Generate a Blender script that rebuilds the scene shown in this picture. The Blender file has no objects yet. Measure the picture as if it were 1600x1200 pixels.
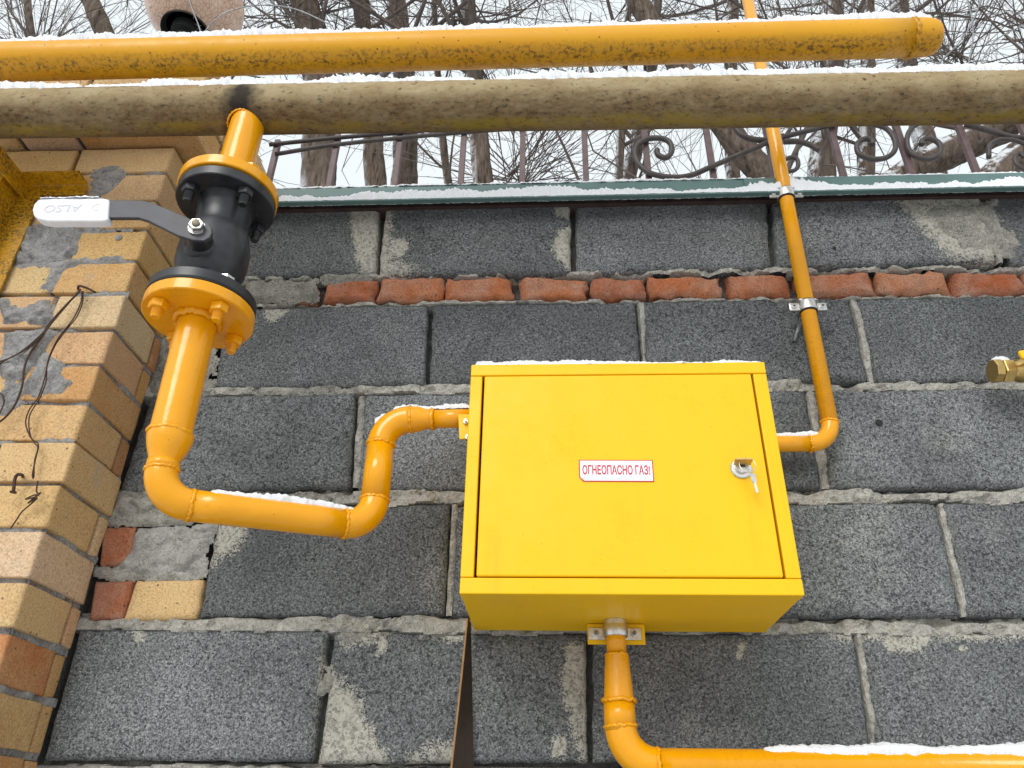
import bpy, math, random
import numpy as np
from mathutils import Vector, Matrix

# ------------------------------------------------------------------ camera, sky, sun, exposure
scn = bpy.context.scene
COL = scn.collection
YAW, PITCH, ROLL, FPX = -.0581, .5292, .0208, 1206.8
CAM = np.array([0., -1.2164, 1.55])
_f = np.array([math.sin(YAW)*math.cos(PITCH), math.cos(YAW)*math.cos(PITCH), math.sin(PITCH)])
_r = np.array([math.cos(YAW), -math.sin(YAW), 0.]); _u = np.cross(_r, _f)
_c, _s = math.cos(ROLL), math.sin(ROLL)
_r, _u = _c*_r+_s*_u, -_s*_r+_c*_u
cd = bpy.data.cameras.new('camera'); co = bpy.data.objects.new('camera', cd); COL.objects.link(co)
cd.sensor_width = 36.; cd.sensor_fit = 'HORIZONTAL'; cd.lens = 36.*FPX/1600.
cd.clip_start = .02; cd.clip_end = 3000.
co.matrix_world = Matrix(((_r[0], _u[0], -_f[0], CAM[0]), (_r[1], _u[1], -_f[1], CAM[1]),
                          (_r[2], _u[2], -_f[2], CAM[2]), (0, 0, 0, 1)))
scn.camera = co

world = bpy.data.worlds.new('World'); scn.world = world; world.use_nodes = True
wt = world.node_tree; wt.nodes.clear()
wo = wt.nodes.new('ShaderNodeOutputWorld'); wb = wt.nodes.new('ShaderNodeBackground')
sky = wt.nodes.new('ShaderNodeTexSky'); sky.sky_type = 'NISHITA'; sky.sun_disc = False
SUN_EL, SUN_AZ = math.radians(36), math.radians(200)     # from behind the camera, a little to the left
sky.sun_elevation = SUN_EL; sky.sun_rotation = SUN_AZ
sky.air_density = 1.; sky.dust_density = 4.; sky.ozone_density = 1.
hs = wt.nodes.new('ShaderNodeHueSaturation'); hs.inputs['Saturation'].default_value = .25
mx = wt.nodes.new('ShaderNodeMix'); mx.data_type = 'RGBA'; mx.inputs[0].default_value = .8
mx.inputs[7].default_value = (8.3, 8.9, 9.2, 1)          # the even white of a closed cloud cover
wt.links.new(sky.outputs[0], hs.inputs['Color']); wt.links.new(hs.outputs[0], mx.inputs[6])
wt.links.new(mx.outputs[2], wb.inputs['Color']); wb.inputs['Strength'].default_value = .12
wt.links.new(wb.outputs[0], wo.inputs['Surface'])
sl = bpy.data.lights.new('sun', 'SUN'); sl.energy = 1.5; sl.angle = math.radians(28); sl.color = (1., .97, .93)
so = bpy.data.objects.new('sun', sl); COL.objects.link(so)
sd = Vector((math.sin(SUN_AZ)*math.cos(SUN_EL), math.cos(SUN_AZ)*math.cos(SUN_EL), math.sin(SUN_EL)))
so.rotation_euler = sd.to_track_quat('Z', 'Y').to_euler(); so.location = (0, -4, 8)
vs = scn.view_settings; vs.view_transform = 'Standard'; vs.look = 'None'; vs.gamma = 1.; vs.exposure = .12
vs.use_curve_mapping = False

# ------------------------------------------------------------------ helpers
def ray(px, py): return _f + _r*(px-800.)/FPX - _u*(py-600.)/FPX
def W(px, py, Y=0.):                                     # photo pixel -> point on the wall-parallel plane y = Y
    d = ray(px, py); return CAM + d*((Y-CAM[1])/d[1])
def WZ(px, py, Z):
    d = ray(px, py); return CAM + d*((Z-CAM[2])/d[2])

def _hash(ix, iy, iz, seed):
    h = (ix*374761393 + iy*668265263 + iz*2147483647 + seed*974711) & 0xffffffff
    h = ((h ^ (h >> 13))*1274126177) & 0xffffffff
    h = ((h ^ (h >> 16))*2246822519) & 0xffffffff
    return ((h ^ (h >> 15)) & 0xffffff)/float(0xffffff)*2.-1.
def vnoise(p, scale, seed=0, octaves=1):                 # value noise on an (n,3) array, about -1..1
    p = np.asarray(p, float)*scale; out = 0.; amp = 1.; tot = 0.
    for o in range(octaves):
        q = p*(2**o)+17.3*o; i = np.floor(q).astype(np.int64); f = q-i; f = f*f*(3-2*f); r = 0.
        for dx in (0, 1):
            for dy in (0, 1):
                for dz in (0, 1):
                    w = (f[..., 0] if dx else 1-f[..., 0])*(f[..., 1] if dy else 1-f[..., 1])*(f[..., 2] if dz else 1-f[..., 2])
                    r = r + w*_hash(i[..., 0]+dx, i[..., 1]+dy, i[..., 2]+dz, seed+o*31)
        out = out+amp*r; tot += amp; amp *= .5
    return out/tot

def link(o, parent):
    COL.objects.link(o)
    if parent is not None:
        o.parent = parent
        if parent.parent is None: o.matrix_parent_inverse = Matrix.Translation(-parent.location)
    return o
def mesh_obj(name, verts, faces, mat, parent=None, smooth=True, kind=None):
    me = bpy.data.meshes.new(name)
    me.from_pydata([tuple(map(float, v)) for v in verts], [], [tuple(map(int, f)) for f in faces])
    me.materials.append(mat)
    if smooth: me.polygons.foreach_set('use_smooth', [True]*len(me.polygons))
    me.update()
    o = link(bpy.data.objects.new(name, me), parent)
    if kind: o['kind'] = kind
    return o
def thing(name, label, cat, loc=(0, 0, 0), group=None):
    o = bpy.data.objects.new(name, None); COL.objects.link(o); o.location = tuple(map(float, loc))
    o.empty_display_size = .05
    return tag(o, label, cat, group)
def tag(o, label, cat=None, group=None, kind=None):
    o['label'] = label
    if cat: o['category'] = cat
    if group: o['group'] = group
    if kind: o['kind'] = kind
    return o

class MB:
    def __init__(s): s.v = []; s.f = []
    def add(s, v, f):
        n = len(s.v); s.v.extend([tuple(x) for x in v]); s.f.extend([tuple(i+n for i in q) for q in f]); return s
    def build(s, name, mat, parent=None, smooth=True, kind=None): return mesh_obj(name, s.v, s.f, mat, parent, smooth, kind)

def tube_data(pts, rad, sides=12, caps=True):
    pts = np.asarray(pts, float); n = len(pts)
    rad = np.full(n, rad) if np.isscalar(rad) else np.asarray(rad, float)
    t = np.gradient(pts, axis=0); t /= np.linalg.norm(t, axis=1)[:, None]+1e-12
    a = np.array([0, 0, 1.]) if abs(t[0][2]) < .9 else np.array([1., 0, 0])
    N = np.cross(t[0], a); N /= np.linalg.norm(N); v = []
    ang = np.linspace(0, 2*math.pi, sides, endpoint=False); ca, sa = np.cos(ang), np.sin(ang)
    for i in range(n):
        N = N-t[i]*(N@t[i]); N /= np.linalg.norm(N)+1e-12; B = np.cross(t[i], N)
        v.append(pts[i]+rad[i]*(ca[:, None]*N+sa[:, None]*B))
    v = np.concatenate(v); f = []
    for i in range(n-1):
        for j in range(sides):
            k = (j+1) % sides; f.append((i*sides+j, i*sides+k, (i+1)*sides+k, (i+1)*sides+j))
    if caps: f.append(tuple(range(sides-1, -1, -1))); f.append(tuple((n-1)*sides+j for j in range(sides)))
    return v, f
def tube(name, pts, rad, mat, parent=None, sides=12, caps=True):
    v, f = tube_data(pts, rad, sides, caps); return mesh_obj(name, v, f, mat, parent)
def frame(axis, xdir=None):
    a = np.asarray(axis, float); a = a/np.linalg.norm(a)
    x = np.asarray(xdir if xdir is not None else ((1, 0, 0) if abs(a[0]) < .9 else (0, 0, 1)), float)
    x = x-a*(x@a); x /= np.linalg.norm(x); return x, np.cross(a, x), a
def lathe_data(org, axis, prof, sides=32, xdir=None):    # prof: (radius, height along axis)
    x, y, a = frame(axis, xdir); org = np.asarray(org, float); v = []; f = []; m = len(prof)
    for r, h in prof:
        for j in range(sides):
            q = 2*math.pi*j/sides; v.append(org+a*h+r*(math.cos(q)*x+math.sin(q)*y))
    for i in range(m-1):
        for j in range(sides):
            k = (j+1) % sides; f.append((i*sides+j, i*sides+k, (i+1)*sides+k, (i+1)*sides+j))
    f.append(tuple(range(sides-1, -1, -1))); f.append(tuple((m-1)*sides+j for j in range(sides)))
    return v, f
def lathe(name, org, axis, prof, mat, parent=None, sides=32, smooth=True, xdir=None):
    v, f = lathe_data(org, axis, prof, sides, xdir); o = mesh_obj(name, v, f, mat, parent, smooth)
    if smooth: sharp(o)
    return o
def sharp(o, ang=35):
    me = o.data; me.update()
    try: me.set_sharp_from_angle(angle=math.radians(ang))
    except Exception: pass
    return o
def bevel(o, w, seg=2):
    m = o.modifiers.new('bevel', 'BEVEL'); m.width = w; m.segments = seg; m.limit_method = 'ANGLE'; m.angle_limit = math.radians(40)
    return o
def box_data(x0, x1, y0, y1, z0, z1):
    v = [(x, y, z) for x in (x0, x1) for y in (y0, y1) for z in (z0, z1)]
    f = [(0, 1, 3, 2), (4, 6, 7, 5), (0, 4, 5, 1), (2, 3, 7, 6), (0, 2, 6, 4), (1, 5, 7, 3)]
    return v, f
def box(name, x0, x1, y0, y1, z0, z1, mat, parent=None, bev=.001):
    v, f = box_data(x0, x1, y0, y1, z0, z1); o = mesh_obj(name, v, f, mat, parent, smooth=False)
    if bev: bevel(o, bev)
    return o
def obox_data(c, ax, ay, az):                            # oriented box from centre and half-axis vectors
    c, ax, ay, az = map(lambda q: np.asarray(q, float), (c, ax, ay, az))
    v = [c+i*ax+j*ay+k*az for i in (-1, 1) for j in (-1, 1) for k in (-1, 1)]
    return v, box_data(0, 1, 0, 1, 0, 1)[1]
def prism_data(poly, d):                                 # closed polygon (n,3) pushed along vector d
    n = len(poly); p = [np.asarray(q, float) for q in poly]; v = p+[q+np.asarray(d, float) for q in p]
    f = [tuple(range(n-1, -1, -1)), tuple(range(n, 2*n))]+[(i, (i+1) % n, n+(i+1) % n, n+i) for i in range(n)]
    return v, f
def catmull(pts, n=8):
    P = [np.asarray(p, float) for p in pts]; P = [2*P[0]-P[1]]+P+[2*P[-1]-P[-2]]; out = []
    for i in range(1, len(P)-2):
        for k in range(n):
            t = k/n; a, b, c, d = P[i-1], P[i], P[i+1], P[i+2]
            out.append(.5*((2*b)+(c-a)*t+(2*a-5*b+4*c-d)*t*t+(3*b-a-3*c+d)*t**3))
    out.append(P[-2]); return np.array(out)
def arc_corner(a, b, c, r, n=14):                        # fillet of radius r at corner b, between a and c
    a, b, c = map(lambda q: np.asarray(q, float), (a, b, c)); u = (a-b)/np.linalg.norm(a-b); w = (c-b)/np.linalg.norm(c-b)
    th = math.acos(np.clip(u@w, -1, 1)); d = r/math.tan(th/2); m = (u+w)/np.linalg.norm(u+w); ctr = b+m*r/math.sin(th/2)
    p0, p1 = b+u*d, b+w*d; e0, e1 = p0-ctr, p1-ctr; tot = math.pi-th; out = []
    for i in range(n+1):
        t = i/n; out.append(ctr+(math.sin((1-t)*tot)*e0+math.sin(t*tot)*e1)/math.sin(tot))
    return np.array(out)

# ------------------------------------------------------------------ materials
class NT:
    def __init__(s, name):
        s.m = bpy.data.materials.new(name); s.m.use_nodes = True; s.t = s.m.node_tree; s.t.nodes.clear()
        s.out = s.n('OutputMaterial'); s.b = s.n('BsdfPrincipled'); s.l(s.b.outputs[0], s.out.inputs['Surface'])
        s.tc = s.n('TexCoord'); s.oi = s.n('ObjectInfo')
    def n(s, k, **kw):
        q = s.t.nodes.new('ShaderNode'+k)
        for a, b in kw.items(): setattr(q, a, b)
        return q
    def l(s, a, b): s.t.links.new(a, b)
    def noise(s, scale, detail=3., rough=.55, vec=None, dist=0.):
        q = s.n('TexNoise'); q.inputs['Scale'].default_value = scale; q.inputs['Detail'].default_value = detail
        q.inputs['Roughness'].default_value = rough; q.inputs['Distortion'].default_value = dist
        s.l(vec if vec is not None else s.tc.outputs['Object'], q.inputs['Vector']); return q.outputs['Fac']
    def vor(s, scale, feat='F1', out='Distance', vec=None, rnd=1.):
        q = s.n('TexVoronoi'); q.feature = feat; q.inputs['Scale'].default_value = scale; q.inputs['Randomness'].default_value = rnd
        s.l(vec if vec is not None else s.tc.outputs['Object'], q.inputs['Vector']); return q.outputs[out]
    def ramp(s, fac, stops, interp='LINEAR'):
        q = s.n('ValToRGB'); e = q.color_ramp.elements; q.color_ramp.interpolation = interp
        while len(e) < len(stops): e.new(.5)
        for i, (p, c) in enumerate(stops):
            e[i].position = p; e[i].color = (c, c, c, 1) if not isinstance(c, (tuple, list)) else (*c, 1)
        s.l(fac, q.inputs[0]); return q.outputs[0]
    def mix(s, fac, a, b, blend='MIX'):
        q = s.n('Mix'); q.data_type = 'RGBA'; q.blend_type = blend
        for sock, val in ((q.inputs[0], fac), (q.inputs[6], a), (q.inputs[7], b)):
            if hasattr(val, 'links') or hasattr(val, 'is_linked'): s.l(val, sock)
            elif isinstance(val, (tuple, list)): sock.default_value = (*val, 1)
            else: sock.default_value = val
        return q.outputs[2]
    def math(s, op, a, b=0., clamp=False):
        q = s.n('Math'); q.operation = op; q.use_clamp = clamp
        for sock, val in ((q.inputs[0], a), (q.inputs[1], b)):
            if hasattr(val, 'is_linked'): s.l(val, sock)
            else: sock.default_value = val
        return q.outputs[0]
    def mapped(s, scale=(1, 1, 1), loc=(0, 0, 0), rnd=0.):
        q = s.n('Mapping'); q.inputs['Scale'].default_value = scale; q.inputs['Location'].default_value = loc
        s.l(s.tc.outputs['Object'], q.inputs['Vector']); return q.outputs[0]
    def bump(s, h, strength=.5, dist=.001):
        q = s.n('Bump'); q.inputs['Strength'].default_value = strength; q.inputs['Distance'].default_value = dist
        s.l(h, q.inputs['Height']); s.l(q.outputs[0], s.b.inputs['Normal']); return q
    def set(s, color=None, rough=None, metal=None, spec=None, coat=None, coat_r=.1):
        for k, v in (('Base Color', color), ('Roughness', rough), ('Metallic', metal), ('Specular IOR Level', spec), ('Coat Weight', coat)):
            if v is None: continue
            if hasattr(v, 'is_linked'): s.l(v, s.b.inputs[k])
            else: s.b.inputs[k].default_value = (*v, 1) if isinstance(v, (tuple, list)) else v
        if coat: s.b.inputs['Coat Roughness'].default_value = coat_r
        return s.m

def m_block():
    s = NT('cinder block'); off = s.n('VectorMath'); off.operation = 'ADD'; s.l(s.tc.outputs['Object'], off.inputs[0])
    cmb = s.n('CombineXYZ'); k = s.math('MULTIPLY', s.oi.outputs['Random'], 7.); s.l(k, cmb.inputs[0]); s.l(k, cmb.inputs[2]); s.l(cmb.outputs[0], off.inputs[1]); V = off.outputs[0]
    cell = s.n('SeparateColor'); s.l(s.vor(520, 'F1', 'Color', V), cell.inputs[0]); g = s.noise(360, 3., .7, V); pit = s.noise(210, 4., .7, V); big = s.noise(6, 4, .6, V)
    mixg = s.math('ADD', s.math('MULTIPLY', cell.outputs[0], .42), s.math('MULTIPLY', g, .70))
    c = s.ramp(mixg, [(.28, (.062, .067, .070)), (.46, (.138, .146, .149)), (.60, (.195, .205, .208)), (.76, (.285, .296, .297)), (.92, (.45, .46, .455))])
    c = s.mix(s.ramp(pit, [(.34, .7), (.43, 0.)]), c, (.035, .038, .041))
    c = s.mix(1., c, s.ramp(big, [(.3, .78), (.7, 1.24)]), 'MULTIPLY')
    c = s.mix(1., c, s.ramp(s.oi.outputs['Random'], [(0, .80), (1, 1.16)]), 'MULTIPLY')
    c = s.mix(s.ramp(s.noise(2.3, 5, .6, V), [(.40, .34), (.56, 0.)]), c, (.085, .088, .087))
    fl = s.ramp(s.noise(3.2, 5, .65, V), [(.56, 0.), (.72, .6)])
    c = s.mix(s.math('MULTIPLY', fl, s.ramp(mixg, [(.42, 0.), (.62, 1.)])), c, (.43, .425, .39))
    at_ = s.n('Attribute'); at_.attribute_name = 'film'; fa = at_.outputs['Fac']
    lvl = s.math('ADD', fa, s.math('ADD', s.math('MULTIPLY', s.math('SUBTRACT', s.noise(42, 5, .7), .5), 1.3), s.math('MULTIPLY', s.math('SUBTRACT', mixg, .52), .9)))
    msk = s.math('MULTIPLY', s.ramp(lvl, [(.42, 0.), (.66, 1.)]), s.ramp(fa, [(.05, 0.), (.2, 1.)]))
    c = s.mix(s.math('MULTIPLY', msk, .92), c, s.ramp(s.noise(160, 4, .7), [(.3, (.34, .325, .275)), (.7, (.53, .51, .44))]))
    s.bump(s.math('ADD', s.math('ADD', s.math('MULTIPLY', mixg, s.math('SUBTRACT', 1., s.math('MULTIPLY', msk, .6))), s.math('MULTIPLY', msk, .35)), s.math('MULTIPLY', s.ramp(pit, [(.32, 0.), (.46, 1.)]), .8)), 1., .0024)
    return s.set(c, .95, spec=.15)
def m_mortar(name, col, scale=1., speck=0.):
    s = NT(name); n = s.noise(48*scale, 7, .72); n2 = s.noise(330, 3, .7); n3 = s.noise(120, 5, .75, None, .8)
    c = s.ramp(n, [(.30, tuple(q*.55 for q in col)), (.48, tuple(q*.9 for q in col)), (.60, tuple(q*1.08 for q in col)), (.74, tuple(min(.8, q*1.35) for q in col))])
    c = s.mix(s.ramp(n2, [(.34, .7), (.46, 0.)]), c, tuple(q*.35 for q in col))
    if speck: c = s.mix(s.math('MULTIPLY', s.ramp(s.noise(360, 3., .7), [(.40, 1.), (.54, 0.)]), s.ramp(s.noise(26, 4, .6), [(.35, speck), (.68, .1)])), c, (.13, .138, .14))
    c = s.mix(s.ramp(n3, [(.32, .85), (.46, 0.)]), c, tuple(q*.28 for q in col))
    s.bump(s.math('ADD', s.math('ADD', n, n3), s.math('MULTIPLY', n2, .5)), 1., .005); return s.set(c, .95, spec=.15)
def m_brick(name, stops, rough_scale=1., dust=None, dustamt=.35, cem=.45):
    s = NT(name); g = s.noise(330, 3, .65); bl = s.noise(17, 6, .65); sp = s.vor(64); sel = s.noise(30, 2); rnd = s.oi.outputs['Random']
    c = s.ramp(rnd, stops) if stops else s.oi.outputs['Color']
    c = s.mix(s.ramp(bl, [(.40, .0), (.68, dustamt)]), c, (.62, .45, .24) if dust is None else dust)
    c = s.mix(s.ramp(s.noise(40, 5, .7), [(.5, 0.), (.75, .35)]), c, (.42, .23, .10) if dust is None else (.18, .07, .04))
    c = s.mix(1., c, s.ramp(g, [(.32, .62), (.48, .98), (.68, 1.2)]), 'MULTIPLY')
    pits = s.math('MULTIPLY', s.ramp(sp, [(.06, 1.), (.13, 0.)]), s.ramp(sel, [(.50, 0.), (.56, 1.)]))
    c = s.mix(s.math('MULTIPLY', pits, .85), c, (.06, .04, .03))
    c = s.mix(s.ramp(s.noise(8, 7, .72), [(.60, 0.), (.70, cem)]), c, (.36, .345, .32))
    s.bump(s.math('SUBTRACT', s.math('ADD', s.math('MULTIPLY', g, .7), s.math('MULTIPLY', bl, .8)), pits), .7, .0018*rough_scale)
    return s.set(c, .92, spec=.2)
def m_paint(name, col, dirt=.25, rough=.32, coat=.35, dirtcol=(.10, .07, .02), dirty_scale=9., wob=.22, streak=.3):
    s = NT(name); n = s.noise(dirty_scale, 6, .65); sp = s.noise(190, 2, .6)
    c = s.mix(s.ramp(s.noise(4., 3), [(.35, 0.), (.7, .25)]), col, tuple(min(.9, q*1.14) for q in col))
    m = s.math('MULTIPLY', s.ramp(n, [(.45, 0.), (.72, 1.)]) if dirt < .8 else s.ramp(n, [(.36, 0.), (.56, 1.)]), s.ramp(sp, [(.50, 0.), (.62, 1.)] if dirt < .8 else [(.42, .25), (.58, 1.)]))
    c = s.mix(s.math('MULTIPLY', m, dirt), c, dirtcol)
    run = s.math('MULTIPLY', s.ramp(s.noise(26, 5, .65, s.mapped((1, 1, .07))), [(.55, 0.), (.74, 1.)]), s.ramp(s.noise(5, 3), [(.42, 0.), (.62, 1.)]))
    c = s.mix(s.math('MULTIPLY', run, streak), c, tuple(q*.62 for q in col))
    c = s.mix(s.ramp(s.vor(38), [(.022, .8), (.035, 0.)]), c, dirtcol)
    s.bump(s.math('ADD', s.noise(38, 3), s.math('MULTIPLY', s.noise(16, 2), 1.5)), wob, .003)
    return s.set(c, s.ramp(n, [(.3, rough*.8), (.75, min(1, rough*1.6))]), coat=coat, coat_r=.07, spec=.3)
def m_metal(name, col, rough=.35, metal=1., blot=(.25, .22, .2)):
    s = NT(name); n = s.noise(120, 4, .6); c = s.mix(s.ramp(n, [(.45, 0.), (.7, .5)]), col, blot)
    s.bump(n, .15, .0006); return s.set(c, s.ramp(n, [(.3, rough*.8), (.7, rough*1.5)]), metal=metal)
def m_plain(name, col, rough=.6, var=.25, scale=80, bump=.2, spec=.4):
    s = NT(name); n = s.noise(scale, 4, .6)
    c = s.ramp(n, [(.3, tuple(q*(1-var) for q in col)), (.7, tuple(min(.95, q*(1+var)) for q in col))])
    s.bump(n, bump, .001); return s.set(c, rough, spec=spec)
def m_snow():
    s = NT('snow'); n = s.noise(420, 3, .7); n2 = s.noise(130, 3)
    c = s.ramp(n, [(.3, (.74, .77, .81)), (.6, (.90, .91, .93))]); s.bump(s.math('ADD', n, n2), .7, .003)
    s.b.inputs['Subsurface Weight'].default_value = .25; s.b.inputs['Subsurface Radius'].default_value = (.004, .004, .005)
    return s.set(c, .8, spec=.3)
def m_oldpipe():
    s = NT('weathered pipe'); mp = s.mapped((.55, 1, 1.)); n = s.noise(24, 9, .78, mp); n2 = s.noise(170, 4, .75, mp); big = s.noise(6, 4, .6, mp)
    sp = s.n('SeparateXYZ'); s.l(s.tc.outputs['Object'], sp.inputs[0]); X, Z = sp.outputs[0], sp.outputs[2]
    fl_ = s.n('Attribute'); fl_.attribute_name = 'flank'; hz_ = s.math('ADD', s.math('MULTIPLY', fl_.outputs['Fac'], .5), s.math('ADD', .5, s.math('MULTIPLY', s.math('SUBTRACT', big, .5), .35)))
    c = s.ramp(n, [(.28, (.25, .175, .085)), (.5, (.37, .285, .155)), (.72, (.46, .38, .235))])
    band = s.ramp(hz_, [(.10, .9), (.34, 1.), (.62, .9), (.84, .2)])                            # grimy band along the flank, shade painted into its colour
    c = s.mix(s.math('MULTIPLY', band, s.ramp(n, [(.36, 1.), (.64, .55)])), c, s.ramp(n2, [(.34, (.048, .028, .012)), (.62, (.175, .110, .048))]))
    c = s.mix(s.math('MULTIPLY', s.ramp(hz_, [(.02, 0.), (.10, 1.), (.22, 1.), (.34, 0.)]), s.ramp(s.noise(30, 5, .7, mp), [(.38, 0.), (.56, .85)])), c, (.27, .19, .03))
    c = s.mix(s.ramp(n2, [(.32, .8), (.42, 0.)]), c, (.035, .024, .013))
    c = s.mix(s.math('MULTIPLY', s.ramp(s.vor(30), [(.05, 1.), (.11, 0.)]), s.ramp(s.noise(7, 3), [(.52, 0.), (.6, .9)])), c, (.06, .03, .018))
    # scorch left by the torch round the welded branch, and a strip of bared rust
    sx = STUB_X
    wob = s.math('MULTIPLY', s.math('SUBTRACT', s.noise(40, 4), .5), .05)
    dx = s.math('ABSOLUTE', s.math('ADD', s.math('SUBTRACT', X, sx), wob)); hz = s.math('SUBTRACT', Z, PIPE2_Z-.010); wd = s.math('ADD', dx, s.math('MULTIPLY', s.math('MAXIMUM', hz, 0.), .45)); sc = s.math('MULTIPLY', s.ramp(wd, [(.012, 1.), (.044, 0.)]), s.ramp(hz, [(.022, 1.), (.05, .35)]))
    c = s.mix(s.math('MULTIPLY', sc, .93), c, (.012, .010, .009))
    rx = s.ramp(s.math('ABSOLUTE', s.math('SUBTRACT', s.math('ADD', X, wob), sx-.22)), [(.10, 1.), (.13, 0.)])
    rz = s.ramp(s.math('ABSOLUTE', s.math('SUBTRACT', s.math('ADD', Z, s.math('MULTIPLY', wob, .15)), PIPE2_Z+.026)), [(.002, 1.), (.006, 0.)])
    c = s.mix(s.math('MULTIPLY', rx, rz), c, (.085, .04, .03))
    rz2 = s.ramp(s.math('SUBTRACT', PIPE2_Z+.03, s.math('ADD', Z, wob)), [(.0, .75), (.03, 0.)])
    rr = s.ramp(s.math('ABSOLUTE', s.math('SUBTRACT', X, sx-.115)), [(.02, 1.), (.05, 0.)])
    c = s.mix(s.math('MULTIPLY', s.math('MULTIPLY', rr, rz2), .6), c, (.27, .10, .025))
    s.bump(s.math('ADD', n, n2), .5, .0016); return s.set(c, .85, spec=.25)
def m_pipe1():
    s = NT('stained yellow pipe paint'); mp = s.mapped((.5, 1, 1.)); n = s.noise(26, 7, .72); fl = s.noise(150, 3, .65)
    c = s.mix(s.ramp(s.noise(7, 4, .6, mp), [(.35, 0.), (.7, .4)]), (.66, .30, .003), (.74, .395, .006))
    fl_ = s.n('Attribute'); fl_.attribute_name = 'flank'; grime_shade = s.ramp(s.math('ADD', s.math('MULTIPLY', fl_.outputs['Fac'], .5), s.math('ADD', .5, s.math('MULTIPLY', s.math('SUBTRACT', n, .5), .5))), [(.12, .55), (.30, 1.), (.48, .9), (.66, .03)])  # lower flank weight: dirt spots plus shade painted into the colour
    m = s.math('MULTIPLY', s.math('MULTIPLY', s.ramp(n, [(.36, 0.), (.56, 1.)]), s.ramp(fl, [(.47, .1), (.60, 1.)])), grime_shade)
    c = s.mix(s.math('MULTIPLY', grime_shade, .22), c, (.30, .16, .008))
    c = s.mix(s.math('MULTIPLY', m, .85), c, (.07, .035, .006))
    c = s.mix(s.ramp(s.vor(46), [(.05, .9), (.10, 0.)]), c, (.045, .025, .01))
    s.bump(n, .12, .001); return s.set(c, s.ramp(n, [(.3, .34), (.7, .65)]), coat=.08, coat_r=.2, spec=.35)
def m_bark():
    s = NT('willow bark'); mp = s.mapped((1, 1, .22)); n = s.noise(26, 7, .75, mp, .9); v = s.noise(44, 5, .7, s.mapped((1, 1, .10)), .5)
    c = s.ramp(n, [(.30, (.06, .044, .034)), (.5, (.165, .125, .098)), (.72, (.30, .24, .195))])
    c = s.mix(s.ramp(v, [(.34, .85), (.47, 0.)]), c, (.03, .021, .016))
    ge = s.n('NewGeometry'); sp = s.n('SeparateXYZ'); s.l(ge.outputs['Normal'], sp.inputs[0])
    up = s.math('ADD', s.math('MULTIPLY', sp.outputs[2], .9), s.math('MULTIPLY', sp.outputs[0], -.45))
    sn = s.math('MULTIPLY', s.ramp(up, [(.16, 0.), (.40, 1.)]), s.ramp(s.noise(13, 6, .7), [(.44, 0.), (.52, 1.)]))
    c = s.mix(sn, c, (.84, .86, .89))
    s.bump(s.math('ADD', n, s.math('MULTIPLY', v, 1.4)), 1., .02); return s.set(c, .95, spec=.15)
def m_globe():
    s = NT('amber crackle glass'); mp = s.mapped((1, 1, .38))
    e = s.vor(95, 'DISTANCE_TO_EDGE', 'Distance', mp); n = s.noise(30, 4)
    c = s.mix(s.ramp(e, [(.0, 1.), (.07, 0.)]), s.mix(s.ramp(n, [(.3, 0.), (.7, 1.)]), (.60, .37, .25), (.74, .53, .39)), (.30, .17, .11))
    s.b.inputs['Transmission Weight'].default_value = .12; s.bump(e, .5, .002); return s.set(c, .3, coat=.3)

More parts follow.
